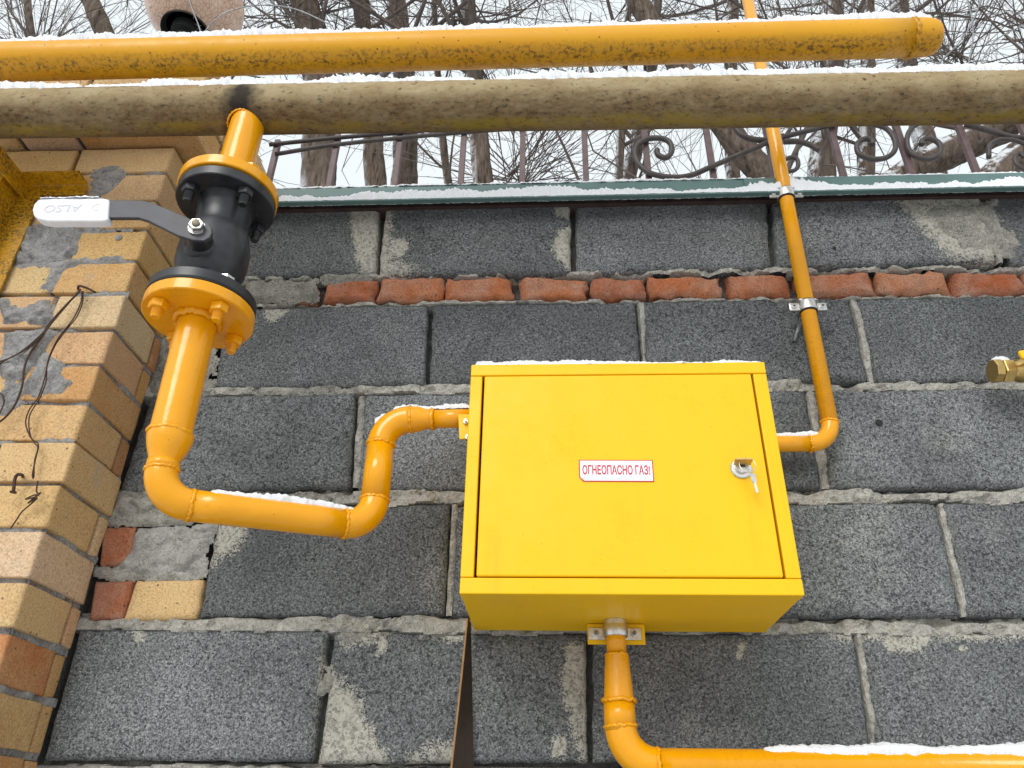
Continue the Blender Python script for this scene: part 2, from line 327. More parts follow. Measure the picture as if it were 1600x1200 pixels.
# world positions shared by materials and things
GY = -.30                                                # plane of the two mains and the valve
PIPE2_Z = W(800, 160, GY)[2]; PIPE1_Z = W(800, 73, GY)[2]
AX = W(308, 490, GY)[0]                                  # vertical axis of the valve
STUB_X = AX-.006
M = dict(block=m_block(), mortar=m_mortar('mortar', (.52, .50, .445)), mortar_dark=m_mortar('recessed mortar', (.17, .165, .155)),
         smear=m_mortar('smeared mortar', (.45, .43, .37), .6, 1.), cement=m_mortar('grey cement render', (.42, .41, .395), .7), cement_light=m_mortar('pale cement render', (.47, .46, .43), .5),
         tan=m_brick('tan clinker brick', None),
         red=m_brick('red brick', [(0, (.38, .11, .045)), (.35, (.48, .165, .065)), (.7, (.38, .13, .065)), (1, (.50, .24, .13))], 3., (.44, .29, .22), .7, .75),
         box=m_paint('cabinet paint', (.88, .505, .003), .14, .42, .06, (.30, .17, .02), 14., .10), gas=m_paint('orange yellow pipe enamel', (.81, .345, .002), .14, .22, .35, (.10, .05, .01), 9., .42),
         bracketpaint=m_paint('dirty bracket paint', (.60, .30, .004), .9, .4, .15, (.06, .035, .01), 8.),
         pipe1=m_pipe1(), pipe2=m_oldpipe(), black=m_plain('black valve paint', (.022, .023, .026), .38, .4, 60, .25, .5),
         lever=m_plain('dark grey lever paint', (.045, .045, .055), .5, .25, 40, .15, .5), grip=m_plain('white vinyl grip', (.78, .78, .80), .5, .05, 90, .1, .5),
         grip_mark=m_plain('grey embossed lettering', (.58, .58, .60), .55, .05), zinc=m_metal('zinc plated steel', (.72, .71, .68), .32), brass=m_metal('brass', (.62, .44, .17), .35, 1., (.35, .22, .07)),
         rust=m_plain('rusty steel wire', (.065, .035, .025), .85, .4, 200, .4), thread=m_metal('bare bolt thread', (.22, .19, .13), .5, .8), iron=m_plain('purple brown fence paint', (.105, .065, .066), .5, .3, 45, .25, .4),
         scrolliron=m_plain('dark brown forged iron', (.055, .045, .042), .5, .35, 60, .3, .4), coping=m_plain('grey green coping sheet', (.12, .21, .20), .45, .15, 9, .05, .4),
         under=m_plain('dark underlay board', (.05, .03, .025), .8, .4, 30), snow=m_snow(), bark=m_bark(), twig=m_plain('dark twig bark', (.115, .092, .08), .85, .5, 9), globe=m_globe(),
         strap=m_plain('dark brown leather strap', (.026, .017, .011), .6, .35, 25), strapedge=m_plain('tan strap edge', (.34, .18, .07), .7, .2), dark=m_plain('dark rubber', (.012, .012, .012), .7, .2),
         white=m_plain('white sticker film', (.82, .80, .82), .4, .03, 60, .02), redprint=m_plain('red print', (.55, .018, .045), .4, .06, 60, .02), wire=m_metal('galvanised wire', (.30, .31, .32), .5, .8),
         ground=m_plain('trodden snow ground', (.60, .60, .61), .9, .25, 1.6, .5))

rng = random.Random(7)
# ------------------------------------------------------------------ ground
gv = []; gf = []
GN = 60
for j in range(GN+1):
    for i in range(GN+1):
        q = lambda t: math.copysign(abs(t)**3*1500, t)
        x, y = q(i/GN*2-1), q(j/GN*2-1); gv.append((x, y, 0.))
gz = vnoise(np.array(gv), .9, 3, 3)*.03
gv = [(a, b, float(h)) for (a, b, c), h in zip(gv, gz)]
gf = [(j*(GN+1)+i, j*(GN+1)+i+1, (j+1)*(GN+1)+i+1, (j+1)*(GN+1)+i) for j in range(GN) for i in range(GN)]
g = mesh_obj('ground', gv, gf, M['ground']); g['kind'] = 'structure'

# ------------------------------------------------------------------ masonry
def xz(px, py, Y=0.): q = W(px, py, Y); return (q[0], q[2])
def poly_sd(P2, poly):                                   # signed distance to a polygon, + inside
    poly = np.asarray(poly, float); n = len(poly); d = np.full(len(P2), 1e9); inside = np.zeros(len(P2), bool)
    for i in range(n):
        a, b = poly[i], poly[(i+1) % n]; e = b-a; w = P2-a; t = np.clip((w@e)/(e@e+1e-12), 0, 1)
        d = np.minimum(d, np.hypot(*(w-t[:, None]*e).T))
        c = ((a[1] > P2[:, 1]) != (b[1] > P2[:, 1])) & (P2[:, 0] < (b[0]-a[0])*(P2[:, 1]-a[1])/(b[1]-a[1]+1e-12)+a[0]); inside ^= c
    return np.where(inside, d, -d)
FILMS = [([(546, 318), (594, 318), (590, 428), (564, 430), (552, 375)], .012), ([(612, 376), (632, 373), (640, 390), (624, 404), (608, 398)], .009), ([(596, 400), (620, 405), (645, 432), (594, 432)], .04),
         ([(596, 320), (612, 322), (606, 432), (590, 432)], .02), ([(864, 318), (896, 318), (896, 346), (872, 338)], .010), ([(874, 364), (896, 350), (897, 428), (870, 404), (862, 386)], .012),
         ([(522, 984), (612, 986), (585, 1002), (540, 1010)], .012), ([(503, 1068), (535, 1066), (562, 1092), (566, 1120), (590, 1160), (612, 1196), (494, 1196)], .02), ([(504, 1030), (520, 1040), (524, 1080), (500, 1080)], .012),
         ([(655, 984), (735, 984), (730, 1000), (690, 999)], .010), ([(640, 1185), (690, 1160), (714, 1165), (716, 1196)], .02), ([(886, 1012), (918, 1000), (920, 1194), (905, 1190), (893, 1125), (876, 1065)], .015), ([(862, 1158), (884, 1152), (882, 1180), (862, 1186)], .010),
         ([(336, 818), (392, 812), (372, 850), (332, 885)], .02), ([(594, 996), (608, 994), (601, 1019), (588, 1024)], .005), ([(415, 476), (458, 475), (442, 494), (424, 504), (414, 494)], .008), ([(208, 985), (222, 984), (228, 1000), (212, 1006)], .006),
         ([(1400, 312), (1570, 306), (1600, 350), (1600, 410), (1540, 408), (1480, 398), (1430, 345)], .03), ([(1155, 1000), (1170, 998), (1158, 1030), (1150, 1032)], .004), ([(1380, 1004), (1450, 1000), (1440, 1018), (1385, 1016)], .010), ([(1495, 1008), (1512, 1010), (1508, 1020), (1496, 1018)], .005), ([(1300, 992), (1600, 988), (1600, 998), (1310, 1001)], .010)]
def film_of(P3):
    f = np.zeros(len(P3))
    for pts, e in FILMS:
        poly = np.array([xz(*p) for p in pts])
        if P3[:, 0].max() < poly[:, 0].min()-.05 or P3[:, 0].min() > poly[:, 0].max()+.05 or P3[:, 2].max() < poly[:, 1].min()-.05 or P3[:, 2].min() > poly[:, 1].max()+.05: continue
        f = np.maximum(f, np.clip(poly_sd(P3[:, [0, 2]], poly)/e*.5+.55, 0, 1))
    return f
def stone(name, quad, y0, depth, mat, parent, nu=14, nv=7, edge=.005, jit=.002, relief=.0012, seed=0, chip=.5):
    """a masonry unit from its four front corners (x,z): TL, TR, BR, BL; front at y0, worn edges"""
    TL, TR, BR, BL = [np.array((q[0], q[1])) for q in quad]
    us = np.concatenate([[0, .012], np.linspace(.05, .95, nu-3), [.988, 1.]]); vs_ = np.concatenate([[0, .03], np.linspace(.1, .9, nv-3), [.97, 1.]])
    U, V = np.meshgrid(us, vs_); U = U.ravel(); V = V.ravel()
    p = ((1-U)*(1-V))[:, None]*TL+(U*(1-V))[:, None]*TR+(U*V)[:, None]*BR+((1-U)*V)[:, None]*BL
    P3 = np.c_[p[:, 0], np.full(len(p), y0), p[:, 1]]
    w = np.linalg.norm(TR-TL); h = np.linalg.norm(BL-TL)
    d = np.minimum(np.minimum(U, 1-U)*w, np.minimum(V, 1-V)*h)
    n1 = vnoise(P3, 55, seed, 2); n2 = vnoise(P3+3.1, 55, seed+5, 2); n3 = vnoise(P3, 28, seed+9, 3); n4 = vnoise(P3, 14, seed+11, 2)
    rnd = np.clip(1-d/edge, 0, 1); ch = edge*rnd**2*(1.+1.3*chip*np.clip(n4, 0, 1)*2)
    P3[:, 1] += ch*.9+relief*n3*1.3+(relief*.55*vnoise(P3, 95, seed+14, 3) if relief > .004 else 0)
    c = P3.mean(0); bd = (d < 1e-6)
    P3[:, 0] += jit*n1*np.where(bd, 1., .3); P3[:, 2] += jit*n2*np.where(bd, 1., .3)
    nu2, nv2 = len(us), len(vs_); F = [(j*nu2+i, j*nu2+i+1, (j+1)*nu2+i+1, (j+1)*nu2+i) for j in range(nv2-1) for i in range(nu2-1)]
    ring = [i for i in range(nu2)]+[j*nu2+nu2-1 for j in range(1, nv2)]+[(nv2-1)*nu2+i for i in range(nu2-2, -1, -1)]+[j*nu2 for j in range(nv2-2, 0, -1)]
    k = len(P3); back = P3[ring].copy(); back[:, 1] = y0+depth; v = np.concatenate([P3, back]); m = len(ring)
    F += [(ring[(i+1) % m], ring[i], k+i, k+(i+1) % m) for i in range(m)]
    F.append(tuple(range(k+m-1, k-1, -1)))
    F = [tuple(reversed(f)) for f in F]
    o = mesh_obj(name, v, F, mat, parent)
    if nu > 40:
        fl = film_of(P3)
        if fl.max() > 0: o.data.attributes.new('film', 'FLOAT', 'POINT').data.foreach_set('value', np.r_[fl, np.zeros(m)].astype(np.float32))
    return o

WALL_X1 = 2.1; WALL_X0 = -.80; DEPTH = .19
wall = thing('block_wall', 'grey cinder block wall with a course of red bricks, behind the yellow cabinet', 'wall', (.6, .1, 0))
rowz = {'E': (1.628, 1.823), 'D': (1.841, 2.036), 'C': (2.054, 2.246), 'B': (2.264, 2.447), 'A': (2.521, 2.712)}
def pq(a, b, c, d, Y=0.): return [xz(*a, Y), xz(*b, Y), xz(*c, Y), xz(*d, Y)]
blocks = {
 'A1': pq((287, 313), (592, 312), (586, 429), (262, 436)), 'A2': pq((602, 312), (891, 310), (892, 428), (592, 431)),
 'A3': pq((899, 309), (1198, 305), (1207, 417), (901, 427)), 'A4': pq((1207, 305), (1528, 298), (1558, 409), (1215, 417)),
 'B0': pq((352, 481), (668, 475), (663, 601), (333, 607)), 'B1': pq((676, 475), (993, 471), (1003, 599), (672, 602)),
 'B2': pq((1004, 471), (1326, 466), (1356, 596), (1013, 599)), 'B3': pq((1338, 466), (1664, 459), (1708, 594), (1368, 597)),
 'C0': pq((236, 620), (553, 615), (545, 759), (184, 772)), 'C1': pq((571, 615), (914, 611), (915, 764), (560, 766)),
 'C2': pq((922, 611), (1257, 611), (1282, 762), (923, 764)), 'C3': pq((1274, 610), (1642, 604), (1692, 761), (1298, 763)),
 'D0': pq((338, 820), (703, 788), (694, 960), (310, 964)), 'D1': pq((713, 788), (1092, 786), (1103, 963), (703, 963)),
 'D2': pq((1100, 786), (1463, 786), (1502, 963), (1111, 963)), 'D3': pq((1475, 786), (1850, 781), (1912, 960), (1512, 963)),
 'E0': pq((122, 980), (513, 983), (484, 1189), (66, 1187)), 'E1': pq((522, 986), (915, 989), (918, 1190), (497, 1193)),
 'E2': pq((927, 990), (1334, 988), (1364, 1184), (926, 1190)), 'E3': pq((1345, 988), (1774, 986), (1834, 1186), (1375, 1190))}
# D0's top-left corner is knocked off and mortared over, keep it level
blocks['D0'][0] = (blocks['D0'][0][0], blocks['D0'][1][1])
sd_ = 0
joints_v = []
for k, q in blocks.items():
    sd_ += 1; stone('concrete_block', q, rng.uniform(-.0025, .0025), DEPTH, M['block'], wall, 76, 38, .0055, .0028, .0013, sd_*13, .9)
# the courses run on to the right of the frame and down to the ground
for k, (z0, z1) in rowz.items():
    x = max(q[1][0] for n_, q in blocks.items() if n_[0] == k)+.012
    while x < WALL_X1-.05:
        x2 = min(x+.39, WALL_X1); sd_ += 1
        stone('concrete_block', [(x, z1), (x2, z1), (x2, z0), (x, z0)], rng.uniform(-.003, .003), DEPTH, M['block'], wall, 8, 5, .0045, .0022, .001, sd_*13); x = x2+.012
z1 = 1.612; row = 0
while z1 > .05:
    z0 = max(.01, z1-.19); x = WALL_X0+(.17 if row % 2 else -.03)-.2
    while x < WALL_X1-.05:
        x2 = min(x+.39, WALL_X1); sd_ += 1
        if x2 > -.79: stone('concrete_block', [(max(x, -.79), z1), (x2, z1), (x2, z0), (max(x, -.79), z0)], rng.uniform(-.003, .003), DEPTH, M['block'], wall, 8, 5, .0045, .0022, .001, sd_*13)
        x = x2+.012
    z1 = z0-.013; row += 1
# red brick headers
edges = [(262, 372), (378, 496), (502, 587), (590, 692), (695, 803), (810, 917), (920, 1010), (1012, 1130), (1136, 1237), (1245, 1366), (1371, 1484), (1489, 1602), (1608, 1722), (1728, 1840)]
for i, (a, b) in enumerate(edges):
    mid = (a+b)/2; yt = 433-(mid-550)*.0165; yb = 472-(mid-550)*.0133
    l, r_ = xz(a, (yt+yb)/2)[0], xz(b, (yt+yb)/2)[0]; zt, zb = xz(mid, yt)[1], xz(mid, yb)[1]; sd_ += 1
    zt -= rng.uniform(.0, .005)
    stone('brick', [(l+rng.uniform(0, .006), zt-rng.uniform(0, .006)), (r_-rng.uniform(0, .006), zt-rng.uniform(0, .008)), (r_-rng.uniform(0, .003), zb+rng.uniform(0, .004)), (l+rng.uniform(0, .003), zb+rng.uniform(0, .004))], rng.uniform(-.008, .003), .12, M['red'], wall, 30, 18, .013, .0075, .008, sd_*7, 1.5)
x = xz(1840, 440)[0]+.012
while x < WALL_X1-.05:
    x2 = min(x+.125, WALL_X1); sd_ += 1; stone('brick', [(x, 2.513), (x2, 2.513), (x2, 2.455), (x, 2.455)], rng.uniform(-.006, .003), .12, M['red'], wall, 8, 6, .009, .003, .003, sd_*7, 1.); x = x2+.014
# patched corner by the pillar: red and tan bricks, rubble
for n_, q, mt in (('brick', pq((160, 824), (213, 822), (201, 884), (154, 886)), 'red'), ('brick', pq((146, 906), (206, 905), (191, 970), (137, 971)), 'red'), ('brick', pq((212, 906), (316, 904), (306, 968), (191, 971)), 'tan')):
    sd_ += 1; stone(n_, q, -.002, .1, M[mt], wall, 22, 14, .007, .004, .002, sd_*7, 1.).color = (.60, .41, .20, 1)

def hfield(name, x0, x1, z0, z1, hfun, mat, parent, res=.004, y0=0., cut=-.004, face='front', kind='stuff'):
    """lumpy mortar: relief grid in front of the plane y0; hfun(P)->height, cells that stay below 'cut' are dropped"""
    nx = max(2, int((x1-x0)/res)); nz = max(2, int((z1-z0)/res)); X, Z = np.meshgrid(np.linspace(x0, x1, nx+1), np.linspace(z0, z1, nz+1))
    P3 = np.c_[X.ravel(), np.zeros(X.size), Z.ravel()]; h = hfun(P3)
    idx = np.arange(X.size).reshape(X.shape); q = np.stack([idx[:-1, :-1], idx[:-1, 1:], idx[1:, 1:], idx[1:, :-1]], -1).reshape(-1, 4)
    keep = (h[q] > cut).any(1); q = q[keep]; use, inv = np.unique(q, return_inverse=True); q = inv.reshape(-1, 4)
    v = np.c_[P3[use, 0], y0-h[use], P3[use, 2]]
    if face == 'side': v = np.c_[y0+h[use], P3[use, 0], P3[use, 2]]
    return mesh_obj(name, v, q, mat, parent, name not in ('mortar_bed', 'mortar_joint'), kind)
# core of mortar set back between the units
box('mortar_core', WALL_X0, WALL_X1-.01, .030, DEPTH-.02, .0, 2.70, M['mortar_dark'], wall, 0)
# bed joints: lumps squeezed out between the courses
def bed(px0, px1, zc, th, seed, base=-.006, amp=.012, x0=None, x1=None):
    def hf(P3):
        t = np.abs(P3[:, 2]-zc-.002*vnoise(P3, 12, seed, 2))/(th/2*(1.05+.75*vnoise(P3, 19, seed+2, 3)))
        lump = 1-2.6*np.abs(vnoise(P3*[1, 1, 1.3], 26, seed+4, 4)); long = vnoise(P3*[1, 0, 0], 11, seed+6, 3)
        h = base-.004+amp*(lump*.9+long*1.3+1.0*vnoise(P3, 60, seed+15, 4))+.003*np.sqrt(np.clip(1-t, 0, 1))+.0024*vnoise(P3, 210, seed+7, 2)
        h = np.minimum(h, .0004+.0032*lump+.0050*vnoise(P3, 70, seed+16, 3))
        # mortar shrinks away from the unit above: a dark crack along the top
        up = (P3[:, 2]-zc)/(th/2); h -= .016*np.clip((up-.55+.9*vnoise(P3*[1, 0, 0], 14, seed+8, 3))*2.2, 0, 1)
        return np.where(t < 1.15, h, -.028)
    hfield('mortar_bed', x0 if x0 is not None else xz(px0, 600)[0], x1 if x1 is not None else WALL_X1-.02, zc-th*.8, zc+th*.8, hf, M['mortar'], wall, .0032, 0., -.029)
bed(0, 0, 2.5185, .010, 11, -.004, .012, -.76, 1.5); bed(0, 0, 2.4485, .009, 21, -.002, .010, -.76, 1.5)
bed(0, 0, 2.255, .022, 31, -.001, .011, -.76, 1.5); bed(0, 0, 2.045, .026, 41, .001, .012, -.76, 1.5)
bed(0, 0, 1.832, .024, 51, .0, .012, -.76, 1.5); bed(0, 0, 1.620, .020, 61, -.001, .012, -.76, 1.5)
def vbed(pt, pb, w, seed, base=-.012, amp=.010, side=.25):
    a, b = np.array(xz(*pt)), np.array(xz(*pb))
    def hf(P3):
        t = (P3[:, 2]-b[1])/(a[1]-b[1]); xc = b[0]+(a[0]-b[0])*t+.0016*vnoise(P3, 30, seed, 2)
        d = (P3[:, 0]-xc)/(w/2)
        h = base+amp*vnoise(P3*[1, 1, .6], 38, seed+3, 3)+.003*vnoise(P3, 160, seed+4, 2)+.004*(1-np.clip(np.abs(d-side), 0, 1.4)**2)
        h -= .02*np.clip((-d-.35)*2., 0, 1); h = np.minimum(h, .002)
        return np.where(np.abs(d) < 1.3, h, -.028)
    hfield('mortar_joint', min(a[0], b[0])-w, max(a[0], b[0])+w, b[1], a[1], hf, M['mortar'], wall, .003, 0., -.0275)
for i, (pt, pb, w, bs) in enumerate([
        ((999, 472), (1008, 565), .016, -.006), ((1332, 467), (1362, 597), .018, -.006), ((562, 615), (552, 760), .020, -.010), ((1265, 611), (1290, 762), .022, -.006),
        ((708, 788), (698, 962), .014, -.008), ((1469, 786), (1507, 963), .014, -.005), ((1340, 989), (1370, 1186), .014, -.007),
        ((1545, 308), (1562, 410), .012, -.004)]):
    vbed(pt, pb, w, 100+i*10, bs)

def smear(pts, mat, parent, Y=0., thick=.003, edge=.02, rough=.0022, seed=0, res=.0025, lump=.0, y0=None, name='mortar_smear', scale=45):
    poly = np.array([xz(*p, Y) for p in pts]); x0, z0 = poly.min(0)-.035; x1, z1 = poly.max(0)+.035
    def hf(P3):
        sd0 = poly_sd(P3[:, [0, 2]], poly)+.011*vnoise(P3, 38, seed, 4)-.004
        h = thick*np.clip(sd0/edge+.1, -2.5, 1)+np.where(sd0 > -.014, 1, 0)*(rough*vnoise(P3, scale, seed+3, 4)+.0019*vnoise(P3, 290, seed+5, 2))
        if not lump: h = h-thick*1.5*np.clip(vnoise(P3, 36, seed+21, 4)-.02, 0, 1)
        if lump: h += (lump*np.clip(vnoise(P3, 22, seed+8, 4), -.6, 1)-lump*1.1*np.clip(.16-np.abs(vnoise(P3*[1, 1, 1.5], 16, seed+12, 3)), 0, .16)/.16)*np.clip(sd0/edge, 0, 1); h = np.where(sd0 > .006, np.maximum(h, .0008), h)
        return h
    return hfield(name, x0, x1, z0, z1, hf, M[mat], parent, res, Y if y0 is None else y0, -.002)
SM = [([(1430, 322), (1500, 316), (1555, 312), (1566, 345), (1592, 385), (1588, 400), (1550, 390), (1500, 398), (1478, 376), (1450, 345)], .005, .02, .003),
      ([(376, 437), (498, 436), (502, 470), (440, 474), (376, 478)], .010, .012, .004), ([(500, 430), (585, 426), (588, 440), (540, 446), (510, 441)], .009, .012, .004),
      ([(502, 1035), (518, 1040), (516, 1075), (500, 1082)], .005, .008, .006), ([(528, 986), (575, 987), (560, 997), (540, 998)], .003, .010, .004), ([(240, 560), (335, 560), (330, 612), (232, 616)], .004, .02, .006)]
for i, (p, t, e, r_) in enumerate(SM): smear(p, 'smear', wall, 0., t, e, r_, 300+i*17)
# rubble filling next to the pillar
smear([(186, 775), (335, 772), (340, 815), (250, 822), (160, 822)], 'mortar', wall, 0., .012, .012, .006, 801, lump=.012)
smear([(216, 826), (335, 818), (318, 900), (205, 905), (188, 885), (205, 850)], 'cement_light', wall, 0., .010, .012, .004, 811, lump=.010)
smear([(140, 886), (235, 880), (320, 898), (300, 906), (140, 908)], 'mortar', wall, 0., .008, .010, .005, 821, lump=.012)
smear([(262, 445), (372, 440), (352, 480), (335, 560), (240, 560)], 'mortar', wall, 0., .004, .012, .006, 831, lump=.012)
# drill hole rims
for px, py, r_ in ((1304, 387, .0035), (1374, 660, .006)):
    p = W(px, py, -.0042); lathe('drill_hole', p, (0, 1, 0), [(r_, 0), (r_, .002)], M['dark'], wall, 14)

# ------------------------------------------------------------------ coping on the wall
CFY, CLY = -.034, -.047                                 # fascia and drip lip
CZ1 = W(900, 285, CFY)[2]; CZM = W(900, 298, CFY)[2]; CZ0 = W(900, 307, CLY)[2]
def coping(x0, x1, dz, dy):
    prof = [(CLY+dy, CZ0+dz), (CLY-.001+dy, CZ0+.003+dz), (CFY+dy, CZ0+.006+dz), (CFY+dy, CZ1+dz), (.21, CZ1+.035+dz), (.21, CZ1+.0335+dz), (CFY+.002+dy, CZ1-.0015+dz), (CFY+.002+dy, CZ0+.003+dz)]
    v, f = prism_data([(x0, y, z) for y, z in prof], (x1-x0, 0, 0)); return mesh_obj('coping_sheet', v, f, M['coping'], wall, False)
coping(-.746, .43, 0, 0); coping(.40, WALL_X1, -.0025, -.003)
box('coping_board', -.74, WALL_X1, -.010, .2, CZ0+.014, CZ1-.004, M['under'], wall, .001)

# ------------------------------------------------------------------ brick pillar
PX, PYF, PX0, PYB = -.748, -.155, -1.128, .225
pillar = thing('brick_pillar', 'tan brick gate pillar with cement smears, left of the block wall', 'pillar', ((PX+PX0)/2, .035, 0))
box('mortar_core', PX0+.012, PX-.012, PYF+.012, PYB-.012, 0, 2.98, M['mortar_dark'], pillar, 0)
tops = [2.728, 2.656, 2.581, 2.507, 2.432, 2.359, 2.286, 2.214, 2.142, 2.071, 1.999, 1.925, 1.850, 1.779, 1.706]
while tops[-1] > .1: tops.append(tops[-1]-.0727)
def brick_corner(x0, x1, y0, y1, z0, z1, seed, mat='tan', bev=.0020, parent=pillar, name='brick', col=None):
    """brick with worn edges seen on front (y0) and right side (x1)"""
    def grid(n): return np.concatenate([[0, .04], np.linspace(.14, .86, n), [.96, 1.]])
    a, b, c = grid(5), grid(4), grid(3); idx = {}; v = []; f = []
    def vid(i, j, k):
        if (i, j, k) not in idx:
            idx[(i, j, k)] = len(v); v.append((x0+(x1-x0)*a[i], y0+(y1-y0)*b[j], z0+(z1-z0)*c[k]))
        return idx[(i, j, k)]
    A, B, C = len(a)-1, len(b)-1, len(c)-1
    for i in range(A):
        for k in range(C):
            f.append((vid(i, 0, k), vid(i+1, 0, k), vid(i+1, 0, k+1), vid(i, 0, k+1))); f.append((vid(i, B, k), vid(i, B, k+1), vid(i+1, B, k+1), vid(i+1, B, k)))
    for j in range(B):
        for k in range(C):
            f.append((vid(A, j, k), vid(A, j+1, k), vid(A, j+1, k+1), vid(A, j, k+1))); f.append((vid(0, j, k), vid(0, j, k+1), vid(0, j+1, k+1), vid(0, j+1, k)))
    for i in range(A):
        for j in range(B):
            f.append((vid(i, j, C), vid(i+1, j, C), vid(i+1, j+1, C), vid(i, j+1, C))); f.append((vid(i, j, 0), vid(i, j+1, 0), vid(i+1, j+1, 0), vid(i+1, j, 0)))
    V = np.array(v); lo, hi = V.min(0), V.max(0); ctr = (lo+hi)/2; half = (hi-lo)/2
    n = np.stack([vnoise(V+s_, 45, seed+i*3, 2) for i, s_ in enumerate((0, 5.2, 9.7))], 1); n4 = vnoise(V, 20, seed+20, 2)
    b_ = bev*(1+2.6*np.clip(n4-.05, -.25, 1)); q = V-ctr; core = np.clip(q, -(half-b_[:, None]), half-b_[:, None]); dlt = q-core; L = np.linalg.norm(dlt, axis=1)
    V = np.where((L > 1e-9)[:, None], ctr+core+dlt/(L[:, None]+1e-9)*b_[:, None], V)+n*.0012
    return hue(mesh_obj(name, V, f, M[mat], parent), col if col is not None else prs.choice(TANS[:13]))
prs = random.Random(3)
TANS = [(.62, .46, .26), (.60, .41, .25), (.58, .38, .18), (.60, .42, .19), (.58, .355, .16), (.66, .52, .34), (.64, .42, .245), (.59, .345, .15), (.62, .43, .21), (.63, .45, .24), (.63, .44, .22), (.66, .495, .37), (.64, .46, .25), (.47, .195, .08), (.55, .36, .18), (.53, .27, .11)]
def hue(o, c, j=.05):
    k = 1+prs.uniform(-j, j); o.color = (c[0]*k*.92, c[1]*k*.86*(1+prs.uniform(-j, j)*.6), c[2]*k*.78*(1+prs.uniform(-j, j)), 1); return o
for i, zt in enumerate(tops[:-1]):
    zb = tops[i+1]+prs.uniform(.0055, .0095); tc_ = TANS[i % 16]; zt = zt-prs.uniform(0, .0015); low = i > 16; s_ = 900+i*19
    j1, j2 = prs.uniform(-.003, .003), prs.uniform(-.003, .003)
    full = i in (1, 4, 7, 9, 11)                          # courses whose side brick runs on to the wall
    yb_ = -.004 if full else PYF+.118
    lng = {0: .19, 1: .115, 2: .12, 3: .125, 4: .135}.get(i, .25 if i % 2 == 0 else .12)
    brick_corner(PX-lng+j1, PX+j1, PYF+j2, yb_, zb, zt, s_, col=tc_)
    if not full: brick_corner(PX-.12+j1, PX+j1-prs.uniform(.0, .004), yb_+.009, -.003, zb, zt-.001, s_+3, col=(.45, .22, .11) if i in (5, 8) else None)
    brick_corner(max(PX0, PX-lng-.009-.25+j1), PX-lng-.009+j1, PYF+j2+prs.uniform(-.003, .002), PYF+.118, zb, zt, s_+5)
    if PX-lng-.259 > PX0+.02: brick_corner(PX0, PX-lng-.268+j1, PYF+j2, PYF+.118, zb, zt, s_+7)
    # left and back sides, out of the picture
    brick_corner(PX0, PX0+.12, PYF+.127, PYB-.13, zb, zt, s_+9); brick_corner(PX0, PX0+.25, PYB-.12, PYB, zb, zt, s_+11); brick_corner(PX0+.26, PX, PYB-.12, PYB, zb, zt, s_+13)
    if zb > 2.66: brick_corner(PX-.12, PX, .003, PYB-.13, zb, zt, s_+15)
# corbelled cap
CO = .052
for k, (z0, z1, o_) in enumerate(((2.737, 2.802, CO), (2.811, 2.876, CO+.004), (2.885, 2.950, CO))):
    x = PX+o_; y = PYF-o_; first = True
    sp = [x, x-.12, x-.245, x-.37, x-.495] if k % 2 else [x, x-.25, x-.37, x-.495]
    for a, b in zip(sp[1:], sp[:-1]): brick_corner(a+.009, b, y, y+.118, z0, z1, 2000+k*40+int((a+3)*17))
    yy = y+.127
    while yy < PYB+o_-.02:
        y2 = min(yy+(.118 if (k % 2) else .25), PYB+o_); brick_corner(x-.12, x, yy, y2, z0, z1, 2100+k*40+int((yy+3)*17)); brick_corner(x-.485, x-.37, yy, y2, z0, z1, 2150+k*40+int((yy+3)*17)); yy = y2+.009
box('mortar_core', PX0-CO+.02, PX+CO-.015, PYF-CO+.014, PYB+CO-.015, 2.7425, 2.955, M['mortar_dark'], pillar, 0)
# cement smears and rendered patches on the front of the pillar
PS = [([(0, 350), (40, 345), (125, 345), (128, 405), (25, 415)], .008, .010, .004, .006), ([(126, 345), (175, 330), (158, 362), (130, 378), (124, 408)], .005, .012, .003, .004), ([(20, 412), (130, 402), (200, 398), (195, 408), (130, 416), (100, 430), (80, 455), (60, 455), (72, 425), (20, 425)], .005, .010, .003, .003),
      ([(0, 465), (14, 462), (18, 480), (80, 468), (85, 500), (70, 515), (40, 510), (0, 512)], .009, .010, .005, .006), ([(0, 515), (70, 510), (90, 520), (60, 560), (30, 600), (0, 650)], .012, .012, .004, .008), ([(66, 545), (98, 575), (110, 600), (100, 620), (40, 625), (0, 660), (0, 615), (40, 590)], .006, .012, .003, .004),
      ([(138, 275), (170, 262), (195, 265), (185, 280), (168, 298), (150, 310), (120, 310), (140, 295)], .006, .010, .004, .004), ([(140, 262), (190, 258), (172, 272), (140, 278)], .009, .010, .004, .002), ([(120, 455), (198, 454), (195, 462), (125, 465)], .002, .006, .003, .002),
      ([(170, 363), (196, 363), (194, 374), (182, 377)], .001, .01, .003, .0)]
for i, (p, t, e, r_, lp) in enumerate(PS): smear(p, 'cement', pillar, PYF, t, e, r_, 1300+i*23, lump=lp)
p = W(185, 371, PYF-.003); lathe('mortar_dab', p, (0, -1, 0), [(.006, -.002), (.0065, 0), (.005, .002), (.002, .0028)], M['cement'], pillar, 12)
# thin raked bed joints of the pillar
for i, zt in enumerate(tops[1:22]):
    def hf(P3, zc=zt+.004, sd0=1500+i*7):
        t = np.abs(P3[:, 2]-zc)/.008; return np.where(t < 1.2, -.0065+.010*vnoise(P3, 30, sd0, 4)+.0015*vnoise(P3, 200, sd0+1, 2), -.02)
    hfield('mortar_bed', PX-.36, PX-.004, zt-.006, zt+.014, hf, M['cement'], pillar, .004, PYF, -.019)
    hfield('mortar_bed', PYF+.004, -.002, zt-.006, zt+.014, hf, M['cement'], pillar, .004, PX, -.019, 'side')

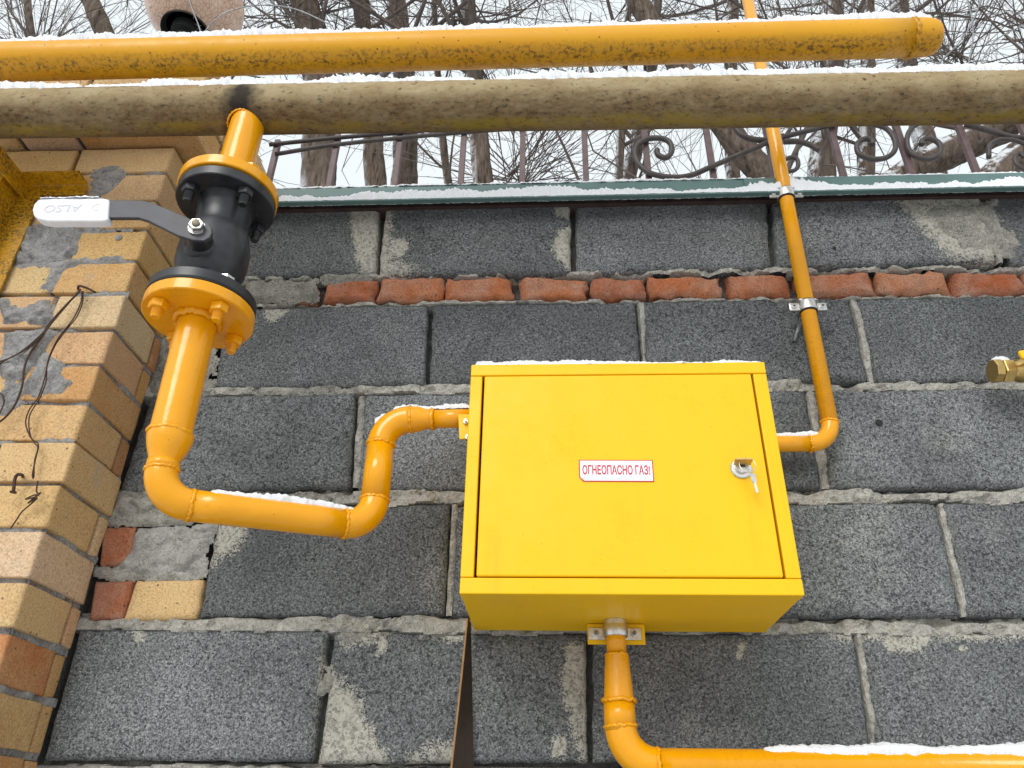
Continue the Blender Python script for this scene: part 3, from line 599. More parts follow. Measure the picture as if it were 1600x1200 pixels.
# ------------------------------------------------------------------ snow
def snow_ridge(name, p0, p1, r, half, thick, seed, label, cat='snow', res=.0028, nv=13, taper=.02, dens=1.):
    """granular snow lying along the top of a round pipe (r > 0) or of a flat ledge (r = 0, half = half width)"""
    p0, p1 = np.asarray(p0, float), np.asarray(p1, float); L = np.linalg.norm(p1-p0); d = (p1-p0)/L
    side = np.cross(d, [0, 0, 1.]); side /= np.linalg.norm(side); up = np.cross(side, d); nu = max(6, int(L/res))
    t = np.linspace(0, L, nu+1); s_ = np.linspace(-1, 1, nv); T, S = np.meshgrid(t, s_, indexing='ij'); T = T.ravel(); S = S.ravel()
    base = p0+T[:, None]*d; q = base+S[:, None]*side*.01
    var = .78+.55*vnoise(q*[1, 0, 1], 26, seed, 3)+.5*vnoise(q*[1, 0, 1], 6, seed+2, 2); end = np.clip(np.minimum(T, L-T)/taper, 0, 1)**.5
    prof = np.clip(1-S**4, 0, 1)**.5; gr = vnoise(q+S[:, None]*.02*side, 240, seed+3, 2)
    h = thick*var*prof*end*(1+.35*gr)+.0016*gr*prof-.0012*(np.abs(S) > .99)
    h = np.where(var*dens > .27, h, -.002)
    if r > 0:
        ang = S*half*(1+.28*vnoise(q, 60, seed+5, 2)+.18*vnoise(q, 190, seed+6, 2)); v = base+(r+h)[:, None]*(np.sin(ang)[:, None]*side+np.cos(ang)[:, None]*up)
    else: v = base+(S*half*(1+.2*vnoise(q, 90, seed+5, 2)))[:, None]*side+h[:, None]*up
    v = v+.0009*np.stack([vnoise(v, 330, seed+8), vnoise(v+7, 330, seed+9), vnoise(v+3, 330, seed+10)], 1)
    f = [(i*nv+j, (i+1)*nv+j, (i+1)*nv+j+1, i*nv+j+1) for i in range(nu) for j in range(nv-1)]
    o = mesh_obj(name, v, f, M['snow'], None, True); tag(o, label, cat, None, 'stuff'); return o

# ------------------------------------------------------------------ the two mains
def flank(o, line, r):                                   # how far up the street side of the pipe a point lies, for a grimy band with painted shade
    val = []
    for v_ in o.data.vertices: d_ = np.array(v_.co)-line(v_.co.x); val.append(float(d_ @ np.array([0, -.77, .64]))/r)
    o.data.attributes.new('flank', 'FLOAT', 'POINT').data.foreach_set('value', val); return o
def weld(name, c, axis, r, mat, parent, seed=0, w=.0035, n=56, amp=.0012):
    x, y, a = frame(axis); v = []; f = []; m = 8; rs = np.random.RandomState(seed)
    for i in range(n):
        q = 2*math.pi*i/n; e = x*math.cos(q)+y*math.sin(q); dr = rs.uniform(-amp, amp)*.7; dh = rs.uniform(-amp, amp)
        for j in range(m):
            u = 2*math.pi*j/m; v.append(np.asarray(c)+e*(r+dr+w*.75*math.cos(u))+a*(dh+w*math.sin(u)*1.15))
    for i in range(n):
        for j in range(m): f.append((i*m+j, ((i+1) % n)*m+j, ((i+1) % n)*m+(j+1) % m, i*m+(j+1) % m))
    return mesh_obj(name, v, f, mat, parent)
a, b = W(0, 178, GY), W(1580, 152, GY); sl2 = (b[2]-a[2])/(b[0]-a[0])
def main2(x): return np.array([x, GY, a[2]+sl2*(x-a[0])-.0])
R2 = .0432
p2 = thing('weathered_gas_main', 'thick weathered brown gas pipe crossing above the wall, scorched at the valve branch', 'pipe', main2(-1.6))
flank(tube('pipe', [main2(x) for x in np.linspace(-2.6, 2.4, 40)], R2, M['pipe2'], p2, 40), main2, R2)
c1a, c1b = W(0, 97, GY), W(1400, 60, GY+.072); d1_ = (c1b-c1a)/(c1b[0]-c1a[0])
def main1(x): return c1a+d1_*(x-c1a[0])
R1 = .0362; XE = W(1465, 55, GY+.075)[0]-.004
p1 = thing('yellow_gas_main', 'dirty yellow gas pipe with a welded end cap, upper of the two mains', 'pipe', main1(-1.6))
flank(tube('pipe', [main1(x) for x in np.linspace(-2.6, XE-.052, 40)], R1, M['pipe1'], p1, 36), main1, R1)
xc = XE-.052; cap = []
for t, k in ((0, 1.), (.012, 1.), (.026, .985), (.038, .95), (.047, .88), (.0515, .78), (.0535, .62), (.054, .3), (.0541, .02)): cap.append((R1*k*1.01, t))
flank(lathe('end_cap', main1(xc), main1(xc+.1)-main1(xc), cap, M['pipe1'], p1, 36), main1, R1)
weld('weld_bead', main1(xc), d1_, R1-.0006, M['pipe1'], p1, 5, .0045, 70, .0018)
snow_ridge('pipe_snow', main2(-1.6), main2(1.6), R2, 1.02, .0125, 40, 'granular snow lying along the thick weathered pipe')
snow_ridge('pipe_snow', main1(-1.6), main1(XE-.014), R1, 1.02, .0120, 50, 'granular snow lying along the upper yellow pipe')

# ------------------------------------------------------------------ flanged ball valve and its branch
def zax(px, py): return W(px, py, GY)[2]
ZT, ZL = zax(354, 303), zax(308, 492)                    # middles of the two yellow flanges
ZC = (ZT+ZL)/2; RF = .0788; TF = .019
A0 = np.array([AX-.002, GY, 0.])
def at(z): return A0+np.array([.003-.025*(z-ZC) if z > .5 else 0., 0, z])   # hangs a touch out of plumb
branch = thing('branch_pipe', 'short yellow branch pipe welded under the weathered main, above the valve', 'pipe', at(ZT))
lathe('pipe', at(ZT), (0, 0, 1), [(.0285, .0), (.0285, PIPE2_Z-.02-ZT)], M['gas'], branch, 32)
zj = main2(AX)[2]-R2
sad = []
for i in range(61):
    q_ = 2*math.pi*i/60; dy_ = .0285*math.sin(q_); sad.append(np.array([at(zj)[0]+.0290*math.cos(q_), GY+dy_*1.02, main2(AX)[2]-math.sqrt(R2**2-dy_**2)-.0005]))
tube('weld_bead', sad, [.0018+.0006*math.sin(i*2.7) for i in range(61)], M['gas'], branch, 8, False)
def flange_prof(r, t): return [(r-.0015, -t/2), (r, -t/2+.0015), (r, t/2-.0015), (r-.0015, t/2)]
lathe('flange', at(ZT), (0, 0, 1), flange_prof(RF, TF), M['gas'], branch, 64)
weld('weld_bead', at(ZT+TF/2+.002), (0, 0, 1), .031, M['gas'], branch, 9, .005, 50, .0015)
valve = thing('ball_valve', 'black flanged ball valve with a white gripped lever, under the brown main', 'valve', at(ZL+TF/2))
GB = .0035; TB = .0175
zbu, zbl = ZT-TF/2-GB-TB/2, ZL+TF/2+GB+TB/2
lathe('flange', at(zbu), (0, 0, 1), flange_prof(RF-.002, TB), M['black'], valve, 64); lathe('flange', at(zbl), (0, 0, 1), flange_prof(RF-.001, TB), M['black'], valve, 64)
lathe('gasket', at(zbu+TB/2+GB/2), (0, 0, 1), [(.052, -GB/2), (.052, GB/2)], M['dark'], valve, 40); lathe('gasket', at(zbl-TB/2-GB/2), (0, 0, 1), [(.079, -GB/2), (.079, GB/2)], M['dark'], valve, 40)
h_ = zbu-zbl-TB
bp = []
for t, r_ in ((0, .052), (.05, .047), (.10, .043), (.15, .0425), (.17, .045), (.30, .0525), (.42, .0535), (.55, .0525), (.66, .047), (.69, .0455), (.70, .0425), (.74, .041), (.86, .041), (.88, .0425), (.93, .043), (1., .047)): bp.append((r_, zbl+TB/2+h_*t-ZC))
lathe('body', at(ZC), (0, 0, 1), bp, M['black'], valve, 48)
def bolt_set(c, z_nut_face, down, mat, parent, mat_thread, rb=.0600, phase=.0, r=.0128, h=.0125, stud=.018, w=True):
    for k in range(4):
        q = math.pi/4+k*math.pi/2+phase; x, y = rb*math.cos(q), rb*math.sin(q); c = at(z_nut_face); o = np.array([c[0]+x, c[1]+y, z_nut_face]); ax = np.array([0, 0, -1. if down else 1.])
        ro = k*.7; xd = (math.cos(ro), math.sin(ro), 0)
        nt_ = lathe('nut', o, ax, [(r*.92, 0), (r, .0012), (r, h-.0012), (r*.9, h)], mat, parent, 6, False, xd)
        pr = [(.0075, h-.001)]; z = h
        while z < h+stud-.002: pr += [(.0075, z), (.0066, z+.0009)]; z += .0018
        pr += [(.0060, h+stud)]
        lathe('stud', o, ax, pr, mat_thread, nt_, 14)
PH = .12
bolt_set(at(0), zbu-TB/2, True, M['black'], valve, M['black'], phase=PH); bolt_set(at(0), ZT+TF/2, False, M['gas'], branch, M['gas'], phase=PH, stud=.004)
bolt_set(at(0), zbl+TB/2, False, M['zinc'], valve, M['zinc'], phase=PH, stud=.003, h=.009)
# stem, lever and grip
LY = GY-.083
nut = W(308, 357, LY); stem0 = np.array([AX, GY-.03, nut[2]])
sx_ = nut-stem0; sx_ /= np.linalg.norm(sx_); SL = np.linalg.norm(nut-stem0)
lathe('stem_boss', stem0, sx_, [(.027, 0), (.0255, .016), (.022, .021), (.0185, .024), (.0175, SL-.012)], M['black'], valve, 32)
def LP(px, py, dy=0.): return W(px, py, LY+dy)
up_ = [(330, 356), (326, 349), (315, 345), (300, 343), (270, 330), (237, 316), (222, 313), (160, 312)]
dn_ = [(160, 340), (216, 340), (232, 345), (278, 368), (302, 375), (318, 376), (327, 371), (331, 364)]
v, f = prism_data([LP(*q) for q in up_+dn_], (0, .0065, 0)); lv = mesh_obj('lever', v, f, M['lever'], valve, False); bevel(lv, .0012)
gp = [(170, 311), (160, 309), (75, 309), (60, 311), (53, 318), (50, 327), (52, 336), (60, 342), (75, 345), (160, 345), (168, 343)]
v, f = prism_data([W(*q, LY-.004) for q in gp], (0, .016, 0)); gr = mesh_obj('grip', v, f, M['grip'], lv, False); bevel(gr, .0028, 3)
def text_mesh(name, body, size, mat, parent, M4, extrude=.0004, offset=0., shear=0., xscale=1.):
    cu = bpy.data.curves.new('t', 'FONT'); cu.body = body; cu.size = size; cu.align_x = 'CENTER'; cu.align_y = 'CENTER'; cu.extrude = extrude; cu.offset = offset; cu.shear = shear; cu.resolution_u = 3
    to = bpy.data.objects.new('t', cu); COL.objects.link(to); dg = bpy.context.evaluated_depsgraph_get(); dg.update()
    me = bpy.data.meshes.new_from_object(to.evaluated_get(dg)); bpy.data.objects.remove(to)
    me.transform(M4 @ Matrix.Diagonal((xscale, 1, 1, 1))); me.materials.clear(); me.materials.append(mat); me.name = name
    return link(bpy.data.objects.new(name, me), parent)
FACE = Matrix(((1, 0, 0, 0), (0, 0, -1, 0), (0, 1, 0, 0), (0, 0, 0, 1)))   # text plane -> facing the camera side (-y)
q = W(97, 325, LY-.0043); text_mesh('lettering', 'ALSO', .021, M['grip_mark'], gr, Matrix.Translation(q) @ FACE @ Matrix.Rotation(math.pi, 4, 'Z'), .0003, .0003, .0, 1.12)
q = W(149, 325, LY-.0043); text_mesh('lettering', 'C', .02, M['grip_mark'], gr, Matrix.Translation(q) @ FACE, .0003, -.0006)
lathe('washer', nut+sx_*.0005, sx_, [(.0125, 0), (.0125, .0018)], M['zinc'], valve, 24); lathe('lever_nut', nut+sx_*.0022, sx_, [(.0100, 0), (.0108, .001), (.0108, .0085), (.0098, .0095)], M['zinc'], valve, 6, False, (.3, 0, 1))
lathe('stem_end', nut+sx_*.010, sx_, [(.0058, 0), (.0058, .004), (.0048, .0046)], M['thread'], valve, 16)
q = W(300, 385, GY-.052); v, f = obox_data(q, (.004, -.004, 0), (.0006, .0006, 0), (0, 0, .011)); mesh_obj('rating_plate', v, f, M['zinc'], valve, False)
snow_ridge('lever_snow', W(62, 309.5, LY-.004)+[0, .005, 0], W(158, 308.5, LY-.004)+[0, .005, 0], 0, .007, .004, 60, 'frost along the top of the white lever grip')

# ------------------------------------------------------------------ pipe from the valve to the cabinet
def run(name, label, cat, loc): return thing(name, label, cat, loc)
C1 = W(254, 783, GY); C2 = W(581, 823, -.15); C3 = W(599, 656, -.15); BXL = -.120; BXR = .3195; BYF = -.215; BZ0, BZ1 = 1.8215, 2.170
C1[0] = at(C1[2])[0]+.001; C3[0] = C2[0]-.001
END = np.array([BXL+.003, -.15, C3[2]+.002])
r1 = run('inlet_pipe', 'orange yellow pipe from the valve dipping and rising to the cabinet side', 'pipe', at(C1[2]))
lathe('flange', at(ZL), (0, 0, 1), flange_prof(RF, TF), M['gas'], r1, 64)
bolt_set(at(0), ZL-TF/2, True, M['gas'], r1, M['gas'], phase=PH, stud=.014, r=.0135, h=.014)
weld('weld_bead', at(ZL-TF/2-.003), (0, 0, 1), .031, M['gas'], r1, 15, .006, 50, .002)
zr0, zr1 = zax(262, 679), zax(257, 722)
lathe('pipe', at(zr0), (at(ZL)[0]-at(zr0)[0], 0, ZL-zr0), [(.0278, 0), (.0278, ZL-zr0)], M['gas'], r1, 32)
weld('weld_bead', at(zr0), (0, 0, 1), .0290, M['gas'], r1, 16, .003, 50, .0012)
dz = zr0-zr1; RN = .0212
lathe('reducer', at(zr1), (0, 0, 1), [(RN-.0015, 0), (RN-.0005, dz*.12), (RN+.0035, dz*.35), (.0283, dz*.62), (.0300, dz*.8), (.0295, dz)], M['gas'], r1, 32)
ER = .042
def elbow(a, b, c, r, er, parent, seed, mat='gas'):
    p = arc_corner(a, b, c, er); n = len(p); k = np.linspace(0, 1, n); tube('elbow', p, r*(1+.02*np.sin(k*math.pi)), M[mat], parent, 28)
    weld('weld_bead', p[0], p[1]-p[0], r-.0002, M[mat], parent, seed, .0021, 64, .0013); weld('weld_bead', p[-1], p[-1]-p[-2], r-.0002, M[mat], parent, seed+1, .0021, 64, .0013); return p[0], p[-1]
TP = at(zr1)
e1 = elbow(TP, C1, C2, RN, ER, r1, 20); e2 = elbow(C1, C2, C3, RN, .044, r1, 22); e3 = elbow(C2, C3, END, RN, .044, r1, 24)
if TP[2]-e1[0][2] > .001: tube('pipe', [TP, e1[0]], RN, M['gas'], r1, 28)
tube('pipe', np.linspace(e1[1], e2[0], 6), RN, M['gas'], r1, 28); tube('pipe', [e2[1], e3[0]], RN, M['gas'], r1, 28)
d3 = (END-e3[1])/np.linalg.norm(END-e3[1])
lathe('reducer', e3[1], d3, [(RN, 0), (RN-.001, .012), (RN-.004, .022), (.0155, .030), (.0152, .034)], M['gas'], r1, 28)
weld('weld_bead', e3[1]+d3*.034, d3, .0158, M['gas'], r1, 26, .003, 40, .001)
tube('pipe', [e3[1]+d3*.03, END+d3*.002], .0150, M['gas'], r1, 24)
snow_ridge('pipe_snow', e1[1]+(e2[0]-e1[1])*.10, e2[0]+(e2[0]-e1[1])*.06, RN, .62, .0075, 70, 'granular snow on the low stretch of the pipe beside the cabinet', taper=.05)
snow_ridge('pipe_snow', e3[1]-d3*.012, END-d3*.002, .0175, .7, .0075, 75, 'granular snow on the pipe stub entering the cabinet side', taper=.02)
# snow over the rising elbow
pe = arc_corner(C2, C3, END, .044)
for k, (i, j) in enumerate(((4, 9), (9, 14))): snow_ridge('elbow_snow', pe[i], pe[j], RN, .5, .006, 80+k, 'granular snow clinging to the pipe elbow beside the cabinet', taper=.006, nv=11)

# ------------------------------------------------------------------ cabinet
cab = thing('gas_cabinet', 'bright yellow metal gas cabinet with a warning sticker, mounted on the block wall', 'cabinet', ((BXL+BXR)/2, -.1, BZ0))
FT, FB_, FL, FR = .0185, .0205, .0165, .0185              # frame widths: top, bottom, left, right
# shell: back, sides, top, bottom as one folded sheet, inner return behind the door
sh = MB(); t_ = .0022; yb_ = -.006
for q in ((BXL, BXL+t_, BYF+.002, yb_, BZ0, BZ1), (BXR-t_, BXR, BYF+.002, yb_, BZ0, BZ1), (BXL+t_, BXR-t_, BYF+.002, yb_, BZ1-t_, BZ1), (BXL+t_, BXR-t_, BYF+.002, yb_, BZ0, BZ0+t_), (BXL+t_, BXR-t_, yb_-t_, yb_, BZ0+t_, BZ1-t_)): sh.add(*box_data(*q))
sh.build('shell', M['box'], cab, False)
box('frame_strip', BXL-.0012, BXR+.0012, BYF-.001, BYF+.022, BZ1-FT, BZ1+.0012, M['box'], cab, .0016)
box('frame_strip', BXL-.0012, BXL+FL, BYF-.0005, BYF+.0215, BZ0+FB_+.0008, BZ1-FT-.0008, M['box'], cab, .0016)
box('frame_strip', BXR-FR, BXR+.0012, BYF-.0005, BYF+.0215, BZ0+FB_+.0008, BZ1-FT-.0008, M['box'], cab, .0016)
box('frame_strip', BXL-.0012, BXR+.0012, BYF-.0012, BYF+.022, BZ0-.001, BZ0+FB_, M['box'], cab, .0016)
door = box('door', BXL+FL+.0036, BXR-FR-.0034, BYF-.0022, BYF+.016, BZ0+FB_+.0016, BZ1-FT-.0018, M['box'], cab, .0022)
# sticker
q0, q1 = W(905, 721, BYF-.003), W(1021, 754, BYF-.003); sxw = .101; szh = .0335; sc_ = np.array([(W(905, 737, BYF-.003)[0]+W(1021, 737, BYF-.003)[0])/2, BYF-.0026, (W(962, 720, BYF)[2]+W(962, 754, BYF)[2])/2])
hw, hh = (W(1021, 737, BYF)[0]-W(905, 737, BYF)[0])/2, (W(962, 720, BYF)[2]-W(962, 754, BYF)[2])/2
ROT = Matrix.Rotation(math.radians(.4), 4, 'Y')
def srect(name, w, h, y, mat, parent, cut=0.):
    pts = [(-w+cut, -h), (w, -h), (w, h), (-w, h)]+([(-w, -h+cut)] if cut else [])
    v, f = prism_data([ROT @ Vector((x, 0, z)) + Vector(sc_) + Vector((0, y, 0)) for x, z in pts], (0, -.00035, 0)); return mesh_obj(name, v, f, mat, parent, False)
st = srect('sticker', hw, hh, 0, M['redprint'], door, .006); st['label'] = 'white warning sticker with red Cyrillic lettering'
srect('sticker_field', hw-.0014, hh-.0014, -.0004, M['white'], st, .0062)
curl = [Vector(sc_)+Vector((-hw, -.0010, -hh+.0065)), Vector(sc_)+Vector((-hw+.0085, -.0010, -hh)), Vector(sc_)+Vector((-hw+.0055, -.0040, -hh+.0045))]
v, f = prism_data(curl, (0, -.0002, 0)); mesh_obj('curled_corner', v, f, M['white'], st, False)
tx = text_mesh('lettering', 'ОГНЕОПАСНО ГАЗ!', .0185, M['redprint'], st, Matrix.Translation(sc_+np.array([0, -.0010, 0])) @ ROT @ FACE, .0001, .00036, 0., .64)
lw = max(v.co.x for v in tx.data.vertices)-min(v.co.x for v in tx.data.vertices); k_ = (2*hw*.905)/lw
for v_ in tx.data.vertices: v_.co.x = sc_[0]+(v_.co.x-sc_[0])*k_
# lock, key and spare key on a ring
lc = W(1158, 732, BYF-.003); lc[1] = BYF-.0022
lk = lathe('lock', lc, (0, -1, 0), [(.0150, 0), (.0150, .002), (.0135, .0035), (.0098, .0038), (.0095, .0075), (.0085, .0082)], M['zinc'], door, 32)
box('keyway', lc[0]-.0045, lc[0]+.0045, lc[1]-.0088, lc[1]-.0080, lc[2]-.0008, lc[2]+.0008, M['dark'], lk, 0)
key = thing('key', 'small key left in the cabinet lock with a spare on its ring', 'key', lc)
kb = MB(); kb.add(*obox_data(lc+np.array([0, -.016, .0035]), (.0115, 0, .0), (0, .0075, -.001), (0, .0002, .0012))); kb.build('key_bow', M['brass'], key, False)
cc = lc+np.array([.004, -.021, -.004]); th = np.linspace(0, 2*math.pi, 41)[:-1]
pts = [cc+.0115*np.array([math.cos(q)*.95, math.sin(q)*.25, math.sin(q)]) for q in th]; pts.append(pts[0]); tube('key_ring', pts, .0007, M['zinc'], key, 6, False)
kk = MB(); k0 = cc+np.array([.004, -.0015, -.0115]); kk.add(*obox_data(k0+np.array([.0006, 0, -.008]), (.0036, .001, .0003), (0, .0009, 0), (.0005, 0, -.0065))); kk.add(*obox_data(k0+np.array([.0020, 0, -.021]), (.0017, 0, .0002), (0, .0008, 0), (.0010, 0, -.0085))); kk.build('spare_key', M['zinc'], key, False)
# snow on the lid
snow_ridge('cabinet_snow', (BXL+.004, -.205, BZ1+.0012), (BXR-.004, -.205, BZ1+.0012), 0, .0105, .0075, 90, 'thin granular snow along the top edge of the yellow cabinet', taper=.006)
hf_ = lambda P3: .003+.0015*vnoise(P3, 160, 5, 3)
sn = hfield('cabinet_snow', BXL+.003, BXR-.003, 0, .18, hf_, M['snow'], None, .006, 0, -1); 
for v_ in sn.data.vertices: x, y, z = v_.co; v_.co = (x, -.19+z, BZ1-y+.0012)
tag(sn, 'thin snow sheet on the flat lid of the yellow cabinet', 'snow', None, 'stuff')
# plates and clamps where the pipes enter
pc = W(726, 664, -.150)
lp_ = thing('mounting_plate', 'small yellow bolted plate on the cabinet side where the inlet pipe enters', 'plate', (BXL, -.15, END[2]-.01))
zt_, zb_ = W(726, 648, -.17)[2], W(730, 686, -.17)[2]; xl_ = W(716, 652, -.17)[0]
v, f = prism_data([(xl_, -.1715, zt_), (BXL-.0012, -.1715, zt_), (BXL-.0012, -.1715, zb_), (xl_+.004, -.1715, zb_)], (0, .003, 0)); mesh_obj('plate', v, f, M['box'], lp_, False)
for px, py in ((728, 660), (731, 684)):
    q = W(px, py, -.172); lathe('bolt', q, (0, -1, 0), [(.0042, 0), (.0042, .003), (.0035, .0036)], M['zinc'], lp_, 6, False); lathe('stud', q, (0, -1, 0), [(.002, .003), (.002, .009)], M['zinc'], lp_, 10)
BPY = -.075; bpx = W(962, 990, BPY)[0]
ot = run('outlet_pipe', 'orange yellow pipe leaving the cabinet floor and turning right', 'pipe', (bpx, BPY, 1.6))
pz = lambda py: W(963, py, BPY)[2]
cz = pz(1194); rr_ = .0215
tube('pipe', [(bpx, BPY, BZ0-.012), (bpx, BPY, pz(1022))], .0140, M['gas'], ot, 28)
weld('weld_bead', (bpx, BPY, pz(1024)), (0, 0, 1), .0155, M['gas'], ot, 30, .002, 50, .001)
lathe('reducer', (bpx, BPY, pz(1095)), (0, 0, 1), [(.0212, 0), (.0200, .012), (.0180, .04), (.0165, pz(1024)-pz(1095))], M['gas'], ot, 28)
weld('weld_bead', (bpx, BPY, pz(1095)), (0, 0, 1), .0222, M['gas'], ot, 31, .0024, 64, .0012)
CB = np.array([bpx+.001, BPY, cz]); RGT = np.array([2.0, BPY, cz+.006])
tube('pipe', [(bpx, BPY, pz(1095)), (bpx, BPY, pz(1143))], rr_, M['gas'], ot, 28)
eb = elbow((bpx, BPY, pz(1100)), CB, RGT, rr_, .046, ot, 33)
if pz(1143)-eb[0][2] > .0005: tube('pipe', [(bpx, BPY, pz(1143)), eb[0]], rr_, M['gas'], ot, 28)
tube('pipe', [eb[1], RGT], rr_-.0012, M['gas'], ot, 28)
snow_ridge('pipe_snow', eb[1]+np.array([.14, 0, .0]), (1.2, BPY, cz+.004), rr_-.001, .75, .0085, 95, 'granular snow along the outlet pipe below the cabinet', taper=.12)
lathe('nipple', (bpx, BPY, BZ0-.018), (0, 0, 1), [(.0165, 0), (.0165, .0175)], M['zinc'], ot, 28)
bt = thing('mounting_plate', 'yellow plate with a bolted pipe clamp under the cabinet floor', 'plate', (bpx, BPY+.016, BZ0-.03))
xl, xr = W(918, 985, BPY+.014)[0], W(1008, 985, BPY+.014)[0]
box('plate', xl, xr, BPY+.0185, BPY+.0215, BZ0-.030, BZ0-.001, M['box'], bt, .0008)
for s_ in (-1, 1):
    xx = bpx+s_*.0275; v, f = obox_data((bpx+s_*.026, BPY+.0165, BZ0-.0155), (.0125, 0, 0), (0, .0014, 0), (0, 0, .0085)); ear = mesh_obj('clamp_ear', v, f, M['zinc'], bt, False); bevel(ear, .001)
    lathe('bolt', (xx, BPY+.0151, BZ0-.0155), (0, -1, 0), [(.0052, 0), (.0052, .004), (.0045, .0046)], M['zinc'], bt, 6, False); lathe('stud', (xx, BPY+.0151, BZ0-.0155), (0, -1, 0), [(.0028, .004), (.0028, .010)], M['thread'], bt, 10)
lathe('clamp_band', (bpx, BPY, BZ0-.0235), (0, 0, 1), [(.0172, 0), (.0178, .001), (.0178, .015), (.0172, .016)], M['zinc'], bt, 30)

# ------------------------------------------------------------------ thin riser on the right
TY = -.040; tx_ = W(1262, 450, TY)[0]
tp = run('thin_gas_riser', 'thin yellow riser pipe from the cabinet side up past the coping', 'pipe', (tx_, TY, 2.1))
czr = W(1300, 693, TY)[2]; x_up = W(1196, 100, TY)[0]
A_ = np.array([BXR-.003, TY, czr]); Bc = np.array([W(1302, 690, TY)[0], TY, czr]); Tt = np.array([W(1170, 0, TY)[0]+.002, TY, 3.55])
eR = elbow(A_, Bc, Tt, .0140, .040, tp, 40)
tube('pipe', [A_, eR[0]], .0138, M['gas'], tp, 24); tube('pipe', [eR[1], Tt], .0138, M['gas'], tp, 24)
snow_ridge('pipe_snow', A_+[.004, 0, 0], eR[0]+[.02, 0, 0], .0136, .75, .006, 120, 'granular snow on the short pipe right of the cabinet', taper=.01)
for n_, (px, py) in enumerate(((1231, 305), (1266, 481))):
    zc = W(px, py, TY)[2]; t = (zc-Bc[2])/(Tt[2]-Bc[2]); xc_ = Bc[0]+(Tt[0]-Bc[0])*t; c = np.array([xc_, TY, zc])
    cl = thing('pipe_clamp', 'zinc pipe clamp on the thin riser just under the green coping' if n_ == 0 else 'zinc pipe clamp on the thin riser below the red brick course', 'clamp', c)
    lathe('band', c-np.array([0, 0, .010]), (0, 0, 1), [(.0140, 0), (.0172, .0005), (.0176, .002), (.0176, .018), (.0172, .0195), (.0140, .020)], M['zinc'], cl, 28)
    lathe('rubber_liner', c-np.array([0, 0, .012]), (0, 0, 1), [(.0140, 0), (.0160, .0003), (.0160, .0237), (.0140, .024)], M['snow'] if False else M['dark'], cl, 24)
    for s_ in (-1, 1):
        v, f = obox_data(c+np.array([s_*.0245, -.002, 0]), (.0095, 0, 0), (0, .0028, 0), (0, 0, .0085)); e_ = mesh_obj('ear', v, f, M['zinc'], cl, False); bevel(e_, .002)
        q = c+np.array([s_*.0255, -.0048, 0]); lathe('screw', q, (0, -1, 0), [(.0050, 0), (.0050, .0022), (.0036, .0034)], M['zinc'], cl, 16); lathe('screw_recess', q, (0, -1, 0), [(.0022, .0034), (.0022, .0037)], M['dark'], cl, 6)
    tube('wall_stud', [c+np.array([0, .016, 0]), (xc_, .004, zc)], .004, M['zinc'], cl, 10)
    snow_ridge('clamp_snow', c+np.array([-.017, -.006, .0105]), c+np.array([.017, -.006, .0105]), 0, .006, .003, 130+n_, 'frost on the upper riser clamp' if n_ == 0 else 'frost on the lower riser clamp', taper=.003)
q0 = W(1252, 497, -.012); q1 = W(1241, 533, -.006)
sp_ = tube('steel_pin', [q0, q1], .0032, M['wire'], None, 10); tag(sp_, 'loose grey steel pin against the wall behind the lower riser clamp', 'pin')
q0 = W(1226, 345, -.012); q1 = W(1229, 360, -.004)

# ------------------------------------------------------------------ brass stop at the right edge
BYY = -.06; b0 = W(1550, 580, BYY); b1 = W(1640, 578, BYY); ax = np.array([1., 0, (b1[2]-b0[2])/(b1[0]-b0[0])])
bv = thing('brass_valve', 'brass valve with hex end cap and yellow handle by the right wall', 'valve', b0)
lathe('end_cap', b0, ax, [(.0195, 0), (.0205, .0015), (.0205, .011), (.0195, .0125)], M['brass'], bv, 8, False)
lathe('union_nut', b0, ax, [(.0165, .0125), (.0205, .014), (.0212, .016), (.0212, .029), (.0200, .031)], M['brass'], bv, 6, False)
lathe('body', b0, ax, [(.0165, .031), (.0165, .036), (.0205, .044), (.0205, .062), (.0165, .070), (.0165, .085), (.0190, .086), (.0190, .100)], M['brass'], bv, 28)
pb = b0+ax*.052; lathe('stem', pb+np.array([0, -.018, .004]), (0, -1, .2), [(.0065, 0), (.0065, .016)], M['brass'], bv, 16)
v, f = obox_data(pb+np.array([.004, -.038, .010]), (.0275, 0, .004), (0, .004, -.0006), (-.001, .001, .0085)); hd = mesh_obj('handle', v, f, M['box'], bv, False); bevel(hd, .0035, 3)
tube('pipe', [b0+ax*.095, b0+ax*.9], .0135, M['gas'], bv, 24)
for k in range(2): v_ = b0+ax*(.35+.3*k); tube('wall_stud', [v_+np.array([0, .012, 0]), (v_[0], .004, v_[2])], .004, M['zinc'], bv, 8)
snow_ridge('valve_snow', b0+np.array([.003, 0, 0]), b0+ax*.03, .0195, .6, .006, 140, 'small snow cap on the brass valve', taper=.006)

# ------------------------------------------------------------------ steel support at the left
br = thing('pipe_support', 'dirty yellow angle steel support for the mains, fixed to the brick pillar', 'support', (-1.02, -.2, 2.3))
PF = PYF-.007; zc_ = W(131, 291, PF)[2]; xr = W(131, 300, PF)[0]
